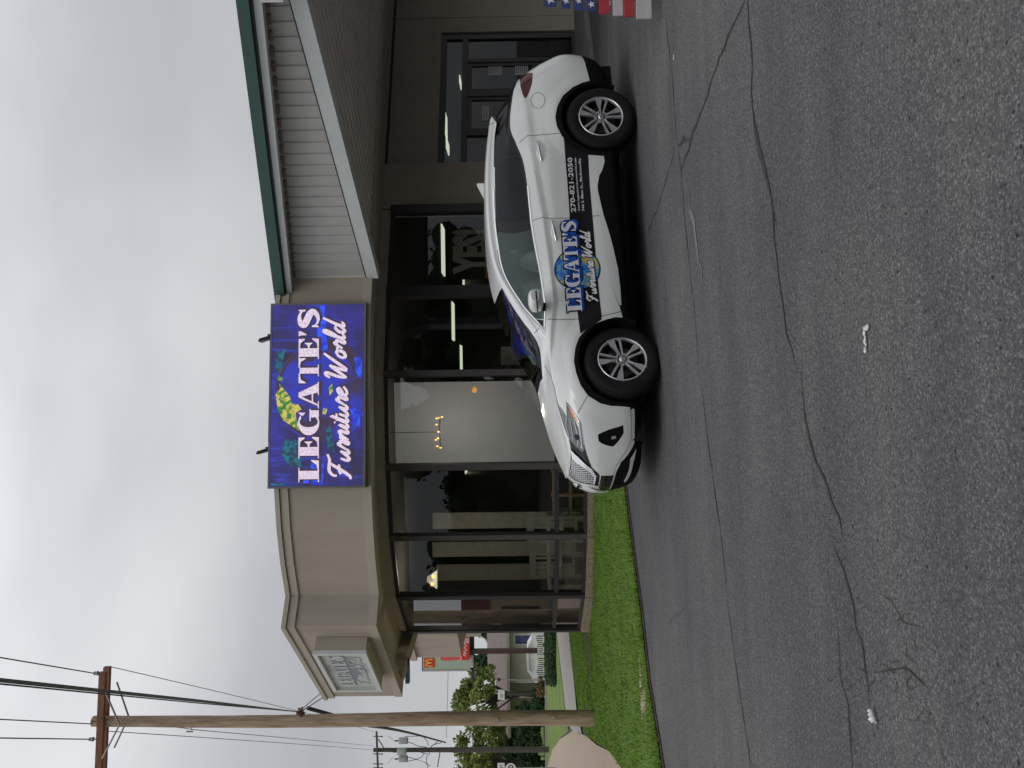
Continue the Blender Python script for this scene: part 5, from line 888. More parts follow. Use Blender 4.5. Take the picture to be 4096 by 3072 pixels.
for c_, r_ in zip(C_, rr): TLm.ellip(c_+g.normal(0, .25, 3), (r_*.86, r_*.8, r_*.8), 10, 7)
o = obj('added_tree_line', TLm, 'leaf_dark'); o['kind'] = 'stuff'
NET = np.array([[[-3.72,0.0,0.3],[-3.7,0.45,0.3],[-3.62,0.72,0.29],[-3.48,0.82,0.28],[-3.25,0.86,0.26],[-2.95,0.87,0.25],[-2.6,0.87,0.24],[-2.2,0.87,0.24],[-1.8,0.87,0.24],[-1.4,0.87,0.24],[-1.0,0.87,0.24],[-0.65,0.87,0.24],[-0.35,0.87,0.23],[0.0,0.87,0.23],[0.3,0.86,0.22],[0.6,0.8,0.22],[0.84,0.66,0.22],[0.97,0.46,0.21],[1.03,0.24,0.21],[1.05,0.0,0.21]],[[-3.84,0.0,0.4],[-3.81,0.46,0.4],[-3.7,0.77,0.38],[-3.53,0.88,0.35],[-3.25,0.91,0.33],[-2.95,0.92,0.31],[-2.6,0.92,0.3],[-2.2,0.925,0.3],[-1.8,0.925,0.3],[-1.4,0.925,0.3],[-1.0,0.925,0.3],[-0.65,0.925,0.3],[-0.35,0.925,0.29],[0.0,0.92,0.28],[0.3,0.91,0.28],[0.6,0.86,0.28],[0.87,0.71,0.28],[1.02,0.49,0.27],[1.09,0.25,0.26],[1.11,0.0,0.26]],[[-3.9,0.0,0.55],[-3.87,0.47,0.55],[-3.76,0.79,0.53],[-3.58,0.91,0.5],[-3.25,0.935,0.48],[-2.95,0.945,0.46],[-2.6,0.94,0.45],[-2.2,0.935,0.45],[-1.8,0.935,0.45],[-1.4,0.94,0.44],[-1.0,0.945,0.44],[-0.65,0.95,0.43],[-0.35,0.95,0.42],[0.0,0.95,0.42],[0.3,0.945,0.42],[0.6,0.9,0.41],[0.88,0.75,0.4],[1.05,0.52,0.4],[1.13,0.26,0.4],[1.16,0.0,0.4]],[[-3.93,0.0,0.76],[-3.9,0.47,0.76],[-3.79,0.79,0.75],[-3.6,0.91,0.72],[-3.25,0.945,0.7],[-2.95,0.955,0.69],[-2.6,0.95,0.68],[-2.2,0.93,0.67],[-1.8,0.925,0.66],[-1.4,0.93,0.66],[-1.0,0.94,0.65],[-0.65,0.95,0.64],[-0.35,0.955,0.64],[0.0,0.955,0.64],[0.3,0.945,0.64],[0.6,0.9,0.64],[0.86,0.76,0.63],[1.06,0.52,0.61],[1.17,0.26,0.6],[1.2,0.0,0.6]],[[-3.9,0.0,0.93],[-3.87,0.45,0.93],[-3.74,0.76,0.93],[-3.55,0.88,0.93],[-3.25,0.935,0.92],[-2.95,0.955,0.91],[-2.6,0.945,0.89],[-2.2,0.925,0.88],[-1.8,0.92,0.87],[-1.4,0.925,0.86],[-1.0,0.935,0.85],[-0.65,0.94,0.85],[-0.35,0.945,0.85],[0.0,0.945,0.85],[0.3,0.925,0.83],[0.6,0.87,0.8],[0.84,0.73,0.775],[1.02,0.51,0.755],[1.14,0.26,0.74],[1.18,0.0,0.735]],[[-3.82,0.0,1.1],[-3.79,0.45,1.1],[-3.67,0.72,1.1],[-3.48,0.84,1.11],[-3.22,0.89,1.11],[-2.95,0.905,1.11],[-2.6,0.91,1.08],[-2.2,0.91,1.04],[-1.8,0.91,1.01],[-1.4,0.91,0.995],[-1.0,0.915,0.99],[-0.65,0.92,0.985],[-0.35,0.92,0.98],[0.0,0.905,0.965],[0.3,0.875,0.94],[0.6,0.81,0.9],[0.8,0.69,0.865],[0.97,0.48,0.85],[1.08,0.25,0.835],[1.12,0.0,0.83]],[[-3.66,0.0,1.28],[-3.64,0.42,1.28],[-3.56,0.66,1.28],[-3.4,0.78,1.3],[-3.22,0.8,1.335],[-2.95,0.81,1.375],[-2.68,0.815,1.365],[-2.36,0.835,1.27],[-1.85,0.85,1.225],[-1.4,0.86,1.19],[-1.0,0.865,1.15],[-0.65,0.87,1.13],[-0.35,0.86,1.115],[0.0,0.825,1.085],[0.3,0.775,1.045],[0.58,0.7,0.995],[0.78,0.6,0.95],[0.91,0.44,0.93],[1.0,0.24,0.925],[1.03,0.0,0.925]],[[-3.46,0.0,1.4],[-3.44,0.41,1.4],[-3.38,0.62,1.39],[-3.28,0.735,1.39],[-3.12,0.765,1.41],[-2.9,0.77,1.44],[-2.65,0.765,1.46],[-2.3,0.77,1.46],[-1.85,0.775,1.44],[-1.4,0.78,1.4],[-1.0,0.79,1.35],[-0.68,0.815,1.22],[-0.36,0.82,1.13],[-0.02,0.74,1.11],[0.28,0.68,1.075],[0.56,0.6,1.025],[0.76,0.51,0.98],[0.89,0.37,0.955],[0.98,0.2,0.945],[1.02,0.0,0.94]],[[-3.2,0.0,1.54],[-3.19,0.4,1.54],[-3.16,0.58,1.535],[-3.1,0.66,1.541],[-2.98,0.67,1.556],[-2.8,0.675,1.581],[-2.55,0.68,1.601],[-2.2,0.68,1.616],[-1.85,0.68,1.616],[-1.5,0.68,1.596],[-1.12,0.685,1.536],[-0.72,0.745,1.351],[-0.38,0.79,1.186],[-0.05,0.6,1.145],[0.28,0.5,1.115],[0.56,0.44,1.06],[0.76,0.38,1.01],[0.89,0.28,0.975],[0.98,0.15,0.96],[1.02,0.0,0.95]],[[-3.22,0.0,1.6],[-3.21,0.36,1.6],[-3.18,0.52,1.6],[-3.1,0.57,1.623],[-2.98,0.58,1.638],[-2.8,0.585,1.663],[-2.55,0.59,1.688],[-2.2,0.59,1.708],[-1.85,0.59,1.708],[-1.5,0.59,1.688],[-1.14,0.6,1.618],[-0.74,0.64,1.448],[-0.36,0.66,1.273],[-0.02,0.4,1.2],[0.28,0.3,1.155],[0.57,0.26,1.09],[0.78,0.22,1.03],[0.91,0.17,0.985],[0.99,0.09,0.965],[1.025,0.0,0.955]],[[-3.24,0.0,1.625],[-3.235,0.0,1.63],[-3.22,0.0,1.635],[-3.12,0.0,1.672],[-2.98,0.0,1.692],[-2.8,0.0,1.712],[-2.55,0.0,1.732],[-2.2,0.0,1.747],[-1.85,0.0,1.747],[-1.5,0.0,1.732],[-1.16,0.0,1.687],[-0.76,0.0,1.582],[-0.36,0.0,1.427],[0.03,0.0,1.225],[0.3,0.0,1.18],[0.6,0.0,1.11],[0.82,0.0,1.04],[0.94,0.0,0.99],[1.0,0.0,0.97],[1.03,0.0,0.96]]])
FE = {"glass_front":[[8.65,7.88],[8.95,7.84],[9.44,7.74],[9.95,7.74],[9.75,7.91],[10.24,7.98],[10.66,8.14],[11.05,8.0],[11.52,7.77],[11.52,7.71],[11.52,6.17],[11.12,5.92],[10.85,5.95],[10.41,6.01],[9.52,6.05],[8.98,6.05],[8.7,6.08]],"glass_corner":[[11.55,7.68],[11.55,6.24],[11.87,6.42],[11.73,7.44]],"glass_rear":[[8.32,7.88],[7.8,7.85],[7.12,7.8],[6.4,7.8],[6.43,7.6],[6.51,7.22],[6.62,6.82],[6.86,5.99],[6.96,5.97],[7.59,5.98],[8.07,6.04],[8.45,6.07]],"glass_quarter":[[6.26,7.81],[5.51,7.83],[4.64,7.88],[3.88,7.84],[4.69,7.47],[5.66,6.24],[5.88,6.09],[6.28,5.98],[6.66,5.98],[6.78,5.98],[6.56,6.8],[6.4,7.32]],"pillar_black":[[3.82,7.84],[3.06,8.08],[2.23,8.67],[2.38,8.8],[2.27,8.73],[2.54,7.55],[2.39,7.18],[2.27,6.74],[2.14,5.95],[3.28,6.18],[4.2,6.12],[4.8,6.09],[5.36,6.08],[5.63,6.04],[6.1,5.89],[6.81,5.97],[6.32,7.75],[5.01,7.87]],"tail":[[2.11,5.82],[2.08,5.59],[2.79,4.96],[3.44,5.04],[3.98,5.24],[4.22,5.34],[4.23,5.41],[3.96,5.52],[3.38,5.65]],"windshield":[[10.43,9.04],[10.76,9.06],[11.17,9.01],[11.57,8.96],[11.95,8.81],[12.19,8.63],[12.41,8.47],[12.61,8.45],[12.87,8.47],[13.09,8.57]],"hood_line":[[12.93,8.04],[13.26,7.01],[13.28,6.92],[13.64,6.19],[14.07,6.22],[14.28,6.12],[14.18,6.31]],"headlight":[[14.18,6.31],[14.47,5.78],[14.75,5.48],[14.26,5.29],[14.56,4.86],[14.91,4.38],[15.09,4.23],[15.51,4.25],[15.88,4.21],[16.04,4.16],[16.31,4.58],[16.13,5.25],[15.69,5.79],[15.23,5.97],[14.58,6.19]],"lamp_black":[[15.69,5.79],[16.13,5.25],[16.31,4.58],[16.04,4.16],[16.29,4.08],[16.54,3.92],[16.88,3.72],[17.08,3.3],[17.19,3.2],[18.02,3.28],[17.97,3.43],[17.19,3.51],[16.94,4.43],[16.84,5.16],[16.7,5.65],[16.21,5.79]],"grille":[[16.21,5.79],[16.7,5.65],[16.84,5.16],[16.94,4.43],[17.19,3.51],[17.97,3.43],[17.99,3.72],[18.11,4.41],[18.6,5.39],[18.6,6.32],[17.29,6.07]],"v_chrome":[[16.24,5.74],[16.46,5.29],[16.7,4.42],[16.91,3.72],[17.23,3.43],[17.8,3.51],[17.83,3.63],[17.32,3.59],[17.13,3.85],[16.96,4.43],[16.89,5.16],[16.72,5.65]],"amber":[[14.47,5.14],[14.59,4.89],[14.94,4.39],[14.97,4.52],[14.86,4.81],[14.72,5.06]],"drl":[[15.04,4.62],[15.1,4.42],[15.4,4.43],[15.94,4.45],[16.13,4.46],[16.07,4.74],[15.96,4.58],[15.53,4.61]],"fog":[[15.5,3.19],[15.34,2.68],[15.2,2.05],[15.45,2.06],[15.67,2.27],[15.91,2.52],[15.89,2.76],[15.81,3.03],[15.72,3.18]],"fog_lamp":[[15.56,2.58],[15.53,2.42],[15.62,2.4],[15.66,2.58]],"plate_black":[[17.19,3.12],[17.23,2.5],[18.45,2.56],[19.0,2.56],[18.18,3.25],[17.62,3.19]],"chrome_low":[[14.72,1.52],[14.67,1.32],[14.72,1.22],[15.09,1.24],[15.77,1.33],[16.1,1.75],[16.51,2.2],[17.05,2.4],[17.76,2.47],[18.48,2.52],[18.83,2.53],[18.3,2.58],[17.67,2.53],[17.08,2.47],[16.69,2.4],[16.27,2.15],[15.89,1.8],[15.66,1.6],[15.1,1.52]],"silver_low":[[15.96,1.14],[16.37,1.66],[16.89,1.67],[17.84,1.87],[18.1,1.79],[18.0,1.67],[17.19,1.47],[16.59,1.37],[16.08,1.14]],"lip":[[18.27,4.23],[18.59,3.65],[18.84,3.15],[18.89,2.62],[18.59,2.62],[18.38,3.18],[18.26,3.69]],"clad_r":[[3.3,2.02],[3.83,1.95]],"arch_r":[[3.85,1.95],[3.93,2.37],[4.12,2.88],[4.48,3.4],[4.96,3.76],[5.36,3.93],[5.7,3.91],[6.02,3.71],[6.29,3.39],[6.51,2.95],[6.64,2.53],[6.69,1.65]],"sill":[[6.69,1.65],[6.86,1.63],[7.07,1.8],[7.27,2.03],[7.56,2.16],[7.73,2.17],[8.48,2.22],[9.48,2.1],[10.14,2.0],[10.87,1.79],[11.24,1.59],[11.69,1.46]],"arch_f":[[11.73,1.47],[11.74,2.37],[11.88,2.92],[12.08,3.39],[12.3,3.73],[12.6,3.96],[12.99,4.12],[13.41,4.06],[13.83,3.89],[14.2,3.56],[14.47,2.98],[14.58,2.53],[14.64,1.55]],"chrome_side":[[7.73,2.17],[8.48,2.23],[9.48,2.12],[10.14,2.02],[10.87,1.8],[11.24,1.6],[11.24,1.44],[10.62,1.36],[10.05,1.39],[9.48,1.59],[8.48,2.0]],"stripe":[[6.1,3.62],[7.31,3.63],[8.48,3.68],[10.08,3.88],[10.81,3.76],[11.5,3.71],[12.2,3.66],[12.08,3.39],[11.88,2.92],[11.77,2.66],[11.62,2.63],[10.85,2.63],[9.56,2.58],[8.56,2.56],[7.54,2.55],[6.61,2.5],[6.51,2.95],[6.32,3.33]],"seam0":[[11.55,5.84],[11.63,5.01],[11.68,3.66],[11.63,2.63],[11.46,1.49]],"seam1":[[8.48,6.02],[8.46,5.85],[8.43,5.45],[8.48,3.66],[8.46,2.53],[8.46,1.83]],"seam2":[[6.21,5.77],[6.04,5.57],[5.91,5.39],[5.86,4.92],[5.94,3.83]],"seam3":[[14.21,3.58],[14.47,3.95],[14.71,4.43]],"seam4":[[3.3,9.17],[3.76,8.76],[3.71,8.13]],"seam5":[[11.87,7.88],[11.95,8.64]],"fuel":[[4.6,4.38],[4.69,4.39],[4.77,4.45],[4.82,4.52],[4.86,4.61],[4.88,4.71],[4.86,4.81],[4.83,4.91],[4.79,4.98],[4.71,5.05],[4.61,5.09],[4.5,5.12],[4.39,5.14],[4.29,5.12],[4.2,5.08],[4.12,5.02],[4.09,4.95],[4.07,4.85],[4.09,4.75],[4.14,4.64],[4.22,4.54],[4.29,4.46],[4.39,4.41],[4.5,4.38]],"open_f":[[14.44,0.0],[14.44,1.0],[14.47,1.43],[14.48,1.77],[14.47,2.06],[14.45,2.29],[14.4,2.49],[14.34,2.68],[14.26,2.86],[14.17,3.06],[14.06,3.25],[13.93,3.4],[13.79,3.53],[13.64,3.65],[13.49,3.73],[13.33,3.79],[13.15,3.82],[12.99,3.83],[12.85,3.81],[12.71,3.76],[12.57,3.71],[12.44,3.61],[12.33,3.51],[12.2,3.38],[12.09,3.23],[12.0,3.06],[11.9,2.88],[11.84,2.69],[11.77,2.49],[11.73,2.27],[11.69,2.03],[11.69,1.72],[11.71,1.33],[11.74,0.84],[11.74,0.0]],"open_r":[[6.53,0.0],[6.53,0.77],[6.54,1.24],[6.56,1.59],[6.54,1.87],[6.53,2.13],[6.5,2.35],[6.45,2.55],[6.4,2.72],[6.32,2.89],[6.24,3.06],[6.15,3.2],[6.04,3.33],[5.93,3.45],[5.8,3.52],[5.66,3.58],[5.51,3.61],[5.37,3.61],[5.23,3.59],[5.07,3.53],[4.93,3.46],[4.77,3.38],[4.63,3.26],[4.48,3.13],[4.36,2.98],[4.25,2.8],[4.15,2.63],[4.07,2.43],[4.01,2.22],[3.96,1.97],[3.95,1.69],[3.93,1.36],[3.95,0.97],[3.98,0.31],[3.98,0.0]]}
FE = {k: [tuple(p) for p in v] for k, v in FE.items()}
# ================================================================ THE CAR
def crv(P, t):
    n = len(P); t = np.clip(np.asarray(t, float), 0, n-1); i = np.minimum(t.astype(int), n-2); f = t-i; g = lambda k: P[np.clip(k, 0, n-1)]
    sh = i.shape+(1,)*(P.ndim-1); p1, p2 = g(i), g(i+1)
    p0 = np.where((i > 0).reshape(sh), g(i-1), 2*p1-p2); p3 = np.where((i < n-2).reshape(sh), g(i+2), 2*p2-p1); f = f.reshape(sh)
    return .5*(2*p1+(p2-p0)*f+(2*p0-5*p1+4*p2-p3)*f**2+(3*p1-p0-3*p2+p3)*f**3)
NETT = np.swapaxes(NET, 0, 1)
def SF(u, v):
    B = crv(NETT, np.asarray(u, float)); v = np.clip(np.asarray(v, float), 0, 10); Rn = B.shape[1]; j = np.minimum(v.astype(int), Rn-2); f = (v-j)[:, None]; k = np.arange(len(v))
    g = lambda q: B[k, np.clip(q, 0, Rn-1)]
    p1, p2 = g(j), g(j+1); p0 = np.where((j > 0)[:, None], g(j-1), 2*p1-p2); p3 = np.where((j < Rn-2)[:, None], g(j+2), 2*p2-p1)
    p = .5*(2*p1+(p2-p0)*f+(2*p0-5*p1+4*p2-p3)*f**2+(3*p1-p0-3*p2+p3)*f**3)
    # pressed shoulder crease and the flares round the wheel openings
    u = np.asarray(u, float); vc = np.interp(u, [3.9, 4.7, 5.5, 6.2, 7.2, 8.45, 10, 10.9, 11.4, 12.3, 13.0], [5.55, 5.36, 5.35, 5.41, 5.55, 5.45, 5.37, 5.30, 5.45, 5.78, 6.25])
    A = .022*np.clip((u-3.0)/1.2, 0, 1)*np.clip((13.4-u)/1.2, 0, 1); tt = v-vc
    rg = np.where(tt > 0, np.clip(1-tt/.62, 0, 1), np.clip(1+tt/.32, 0, 1)**1.3)
    fl = 0*u
    for cx in (0., -2.825): rr = np.hypot(p[:, 0]-cx, (p[:, 2]-.38)*1.02); fl = fl+.013*np.clip((.64-rr)/.11, 0, 1)*(p[:, 1] > .7)*(v < 5)
    dip = -.010*np.exp(-((v-2.95)/.55)**2)*np.clip((u-6.7)/.5, 0, 1)*np.clip((11.6-u)/.5, 0, 1)
    p = p.copy(); p[:, 1] += A*rg+fl+dip
    return p
def SN(u, v):
    u = np.asarray(u, float); v = np.asarray(v, float); d = .045
    uc = np.clip(u, d, 19-d); vc = np.clip(v, d, 10-d)
    a = SF(uc+d, vc)-SF(uc-d, vc); b = SF(uc, vc+d)-SF(uc, vc-d); n = np.cross(b, a)
    ln = np.linalg.norm(n, axis=1, keepdims=True); n = n/np.maximum(ln, 1e-9)
    return -n if n[len(n)//2] @ np.array([-.0, 1, .3]) < 0 and False else n
_t = SN([9.], [3.5])[0]; NSIGN = 1 if _t[1] > 0 else -1
def SP(uv, off=0., mirror=False):
    uv = np.asarray(uv, float); p = SF(uv[:, 0], uv[:, 1])+off*NSIGN*SN(uv[:, 0], uv[:, 1])
    if mirror: p = p*np.array([1, -1, 1])
    return p
def inpoly(P, poly):
    x, y = P[:, 0], P[:, 1]; q = np.array(poly); r = np.zeros(len(P), bool); n = len(q)
    for i in range(n):
        a, b = q[i], q[(i+1) % n]; c = ((a[1] > y) != (b[1] > y)); r ^= c & (x < (b[0]-a[0])*(y-a[1])/((b[1]-a[1]) or 1e-12)+a[0])
    return r
SU, SV = .33, .2
def cdt(polys, box=(0, 19, 0, 10), du=.13, dv=.16, grid=True):
    pts = []; edges = []
    u0, u1, v0, v1 = box
    if grid:
        gu, gv = np.meshgrid(np.arange(u0, u1+1e-6, (u1-u0)/max(1, round((u1-u0)/du))), np.arange(v0, v1+1e-6, (v1-v0)/max(1, round((v1-v0)/dv))), indexing='ij')
        gp = np.stack([gu.ravel(), gv.ravel()], 1); rim = (gp[:, 0] < u0+1e-6) | (gp[:, 0] > u1-1e-6) | (gp[:, 1] < v0+1e-6) | (gp[:, 1] > v1-1e-6)
        gp += np.where(rim[:, None], 0, rng.uniform(-.004, .004, gp.shape)); pts += [tuple(p) for p in gp]
    for pl_, closed in polys:
        n0 = len(pts); P = []
        n = len(pl_)
        for i in range(n if closed else n-1):
            a, b = np.array(pl_[i]), np.array(pl_[(i+1) % n]); m = max(1, int(np.linalg.norm((b-a)*[SU, SV])/.04))
            P += [tuple(a+(b-a)*j/m) for j in range(m)]
        if not closed: P.append(tuple(pl_[-1]))
        pts += P; k = len(P); edges += [(n0+i, n0+(i+1) % k) for i in range(k if closed else k-1)]
    r = geometry.delaunay_2d_cdt([Vector((p[0]*SU, p[1]*SV)) for p in pts], edges, [], 0, 1e-5)
    V = np.array([(v.x/SU, v.y/SV) for v in r[0]]); return V, [tuple(f) for f in r[2]]
def surf_obj(name, V, F, m, parent, off=0., mirror='both', smooth=True):
    F = np.array(F); used = np.unique(F); mp_ = -np.ones(len(V), int); mp_[used] = np.arange(len(used)); Vu = V[used]; Fn = mp_[F]
    P = SP(Vu, off); N = NSIGN*SN(Vu[:, 0], Vu[:, 1])
    a, b, c = P[Fn[:, 0]], P[Fn[:, 1]], P[Fn[:, 2]]; fl = (np.cross(b-a, c-a)*N[Fn[:, 0]]).sum(1) < 0
    Fn[fl] = Fn[fl][:, ::-1]
    VV, FF, NN = P, Fn, N
    if mirror == 'both': VV = np.concatenate([P, P*[1, -1, 1]]); FF = np.concatenate([Fn, (Fn+len(P))[:, ::-1]]); NN = np.concatenate([N, N*[1, -1, 1]])
    elif mirror == 'right': VV = P*[1, -1, 1]; FF = Fn[:, ::-1]; NN = N*[1, -1, 1]
    me = bpy.data.meshes.new(name); me.from_pydata([tuple(p) for p in VV], [], [tuple(map(int, f)) for f in FF]); me.materials.append(M[m])
    me.polygons.foreach_set('use_smooth', [smooth]*len(FF)); me.update()
    if smooth: me.normals_split_custom_set_from_vertices([tuple(n) for n in NN])
    o = bpy.data.objects.new(name, me); return link(o, parent)
def patch(name, poly, m, parent, off=.003, mirror='left', grid=True):
    q = np.array(poly); bx = (max(0, q[:, 0].min()), min(19, q[:, 0].max()), max(0, q[:, 1].min()), min(10, q[:, 1].max()))
    V, Fc = cdt([(poly, True)], bx, .13, .2, grid); c = np.array([V[list(f)].mean(0) for f in Fc]); k = inpoly(c, poly)
    return surf_obj(name, V, [f for f, z in zip(Fc, k) if z], m, parent, off, mirror)
def ribbon(mb, uvs, wd, off, mirror=False):     # strip following the surface, wd in metres
    uv = []
    for i in range(len(uvs)-1):
        a, b = np.array(uvs[i]), np.array(uvs[i+1]); k = max(1, int(np.linalg.norm((b-a)*[SU, SV])/.03)); uv += [a+(b-a)*j/k for j in range(k)]
    uv.append(np.array(uvs[-1])); uv = np.array(uv); P = SP(uv, off); N = NSIGN*SN(uv[:, 0], uv[:, 1]); n = len(P); vs = []
    for sgn in (1, -1):
        for i in range(n):
            d = P[min(i+1, n-1)]-P[max(i-1, 0)]; q = np.cross(N[i], d); q /= np.linalg.norm(q)+1e-9; vs.append(P[i]+sgn*q*wd/2)
    vs = np.array(vs)
    if mirror: vs = vs*[1, -1, 1]
    mb.add(vs, [(i, n+i, n+i+1, i+1) for i in range(n-1)], True)
def paint():
    m = mat('car_paint', (.65, .665, .645), .28, 0, var=.015, scale=2, spec=.5, coat=.7, back=(.02, .02, .02)); return m
M['paint'] = paint()
M['clad'] = mat('clad', (.006, .006, .007), .85, 0, spec=.12, var=.15, scale=30, back=(.01, .01, .01))
M['gloss_black'] = mat('gloss_black', (.008, .008, .009), .15, 0, var=.02, spec=.3, coat=.12)
M['tint'] = glass('tint', (.06, .06, .07), 1.42); M['wind'] = glass('wind', (.50, .58, .54), 1.27)
M['clear'] = glass('clear', (.72, .80, .76), 1.75, gl=(.80, 1., .95))
M['chrome'] = mat('chrome', (.72, .73, .74), .12, 1., var=.02)
M['satin'] = mat('satin', (.78, .79, .79), .3, .35, var=.03)
M['alloy'] = mat('alloy', (.62, .63, .64), .32, .75, var=.05, scale=20)
M['disc'] = mat('disc', (.035, .033, .032), .5, .5); M['pocket'] = mat('pocket', (.010, .010, .011), .4)
M['rubber'] = mat('rubber', (.010, .010, .011), .85, spec=.25, var=.2, scale=25, bump=.2, bscale=60)
M['lens'] = mat('lens', (.10, .105, .11), .12, .3, var=.35, scale=14, coat=1.)
M['lens_light'] = mat('lens_light', (.42, .43, .44), .15, .3, var=.1, coat=1.)
M['amber'] = mat('amber', (.65, .14, .01), .25, coat=.2)
M['red_lens'] = mat('red_lens', (.065, .003, .005), .15, var=.3, scale=20, spec=.35)
M['cloth'] = mat('cloth', (.30, .31, .29), .9, var=.1, scale=20)
M['decal_black'] = mat('decal_black', (.008, .008, .010), .5, spec=.2, var=.15, scale=30)
M['decal_white'] = mat('decal_white', (.66, .65, .68), .4, var=.02)
M['decal_blue'] = mat('decal_blue', (.008, .03, .22), .5, spec=.2, col2=(.012, .11, .52), scale=9, stretch=(1.5, 1, .7))
M['gap'] = mat('gap', (.03, .03, .03), .8)
def globe_mat(name, es=0.):
    m, t, b = base(name); co = nd(t, 'ShaderNodeTexCoord').outputs['Object']
    n = nd(t, 'ShaderNodeTexNoise', i_Scale=7.5 if not es else 2.4, i_Detail=6.0, i_Roughness=.62, i_Distortion=.6); t.links.new(co, n.inputs['Vector'])
    r_ = nd(t, 'ShaderNodeValToRGB'); t.links.new(n.outputs['Fac'], r_.inputs[0]); el = r_.color_ramp.elements
    cols = [(.30, (.005, .015, .12)), (.43, (.015, .09, .42)), (.50, (.05, .22, .50)), (.56, (.22, .36, .22)), (.62, (.50, .36, .06)), (.72, (.50, .58, .60))]
    el[0].position, el[0].color = cols[0][0], (*cols[0][1], 1); el[1].position, el[1].color = cols[-1][0], (*cols[-1][1], 1)
    for p, c in cols[1:-1]: q = el.new(p); q.color = (*c, 1)
    t.links.new(r_.outputs[0], b.inputs['Base Color']); b.inputs['Roughness'].default_value = .5; b.inputs['Specular IOR Level'].default_value = .2
    return m
M['globe'] = globe_mat('globe')

fw = np.array([-math.cos(R(15.9)), -math.sin(R(15.9)), 0]); lf = np.array([math.sin(R(15.9)), -math.cos(R(15.9)), 0])
fw = fw*math.cos(R(1.85))+np.array([0, 0, -math.sin(R(1.85))]); upv = np.cross(fw, lf)
car = thing('parked_car', 'white crossover car with black roof pillars and a black lettered stripe along its doors', 'car')
mw = Matrix((Vector(fw), Vector(lf), Vector(upv))).transposed().to_4x4(); mw.translation = (-.015, 8.34, 0); car.matrix_world = mw
K = dict(parent=car)
FE['glass_front'] = [(8.7, 7.9), (9.3, 7.9), (10, 7.92), (10.6, 7.98), (11.05, 7.94), (11.52, 7.74), (11.52, 6.17), (11.12, 5.97), (10.85, 5.97), (10.41, 6.02), (9.52, 6.05), (8.98, 6.07), (8.7, 6.08)]
ws = FE['windshield']+[(13.05, 10.)]+[(10.35, 10.)]
ws = [(10.40, 9.06)]+FE['windshield']+[(13.2, 8.6), (13.02, 10.), (10.30, 10.)]
clad = [(19, 2.56), (19, 0), (0, 0), (0, 2.1), (2.2, 2.1)]+FE['clad_r']+FE['arch_r']+FE['sill'][1:]+FE['arch_f']+[(15.1, 1.52), (15.66, 1.6), (15.89, 1.8), (16.27, 2.15), (16.69, 2.4), (17.08, 2.47), (17.25, 2.5)]
back_gl = [(0, 6.35), (2.05, 6.35), (2.5, 7.3), (2.5, 8.0), (2.2, 8.5), (0, 8.5)]
order = [('none', FE['open_f']), ('none', FE['open_r']), ('wf', FE['glass_front']), ('wc', FE['glass_corner']), ('wq', FE['glass_quarter']), ('wr', FE['glass_rear']), ('ws', ws),
         ('tail', FE['tail']), ('pillar', [(3.95, 7.9), (3.2, 8.3), (2.6, 8.75), (0, 8.7), (0, 6.0), (2.14, 5.95), (3.28, 6.17), (4.2, 6.12), (4.8, 6.09), (5.36, 6.08), (5.63, 6.04), (6.1, 5.92), (6.81, 5.97), (6.4, 7.9), (5., 7.93)]), ('pillar', [(8.25, 6.03), (8.85, 6.06), (8.8, 7.93), (8.22, 7.93)]), ('pillar', [(6.3, 5.95), (7.0, 5.97), (6.45, 7.88), (6.2, 7.88)]), ('bg', back_gl), ('hl', FE['headlight']), ('grille', FE['grille']), ('lampb', FE['lamp_black']), ('fog', FE['fog']), ('plate', FE['plate_black']), ('clad', clad)]
V_, F_ = cdt([(p, True) for _, p in order]+[([(4.7, 5.36), (5.5, 5.35), (6.2, 5.41), (7.2, 5.55), (8.45, 5.45), (10, 5.37), (10.9, 5.30), (11.4, 5.45), (12.3, 5.78), (13.0, 6.25)], False)], (0, 19, 0, 10), .11, .11)
cen = np.array([V_[list(f)].mean(0) for f in F_]); cls = np.array(['body']*len(F_), dtype=object); done = np.zeros(len(F_), bool)
for nm, p in order:
    k = inpoly(cen, p) & ~done; cls[k] = nm; done |= k
def reg(nm): return [f for f, c in zip(F_, cls) if c == nm]
def region(name, nm, m, mirror='both', off=0.): return surf_obj(name, V_, reg(nm), m, car, off, mirror)
body = region('body', 'body', 'paint')
region('lower_cladding', 'clad', 'clad')
region('windshield', 'ws', 'wind')
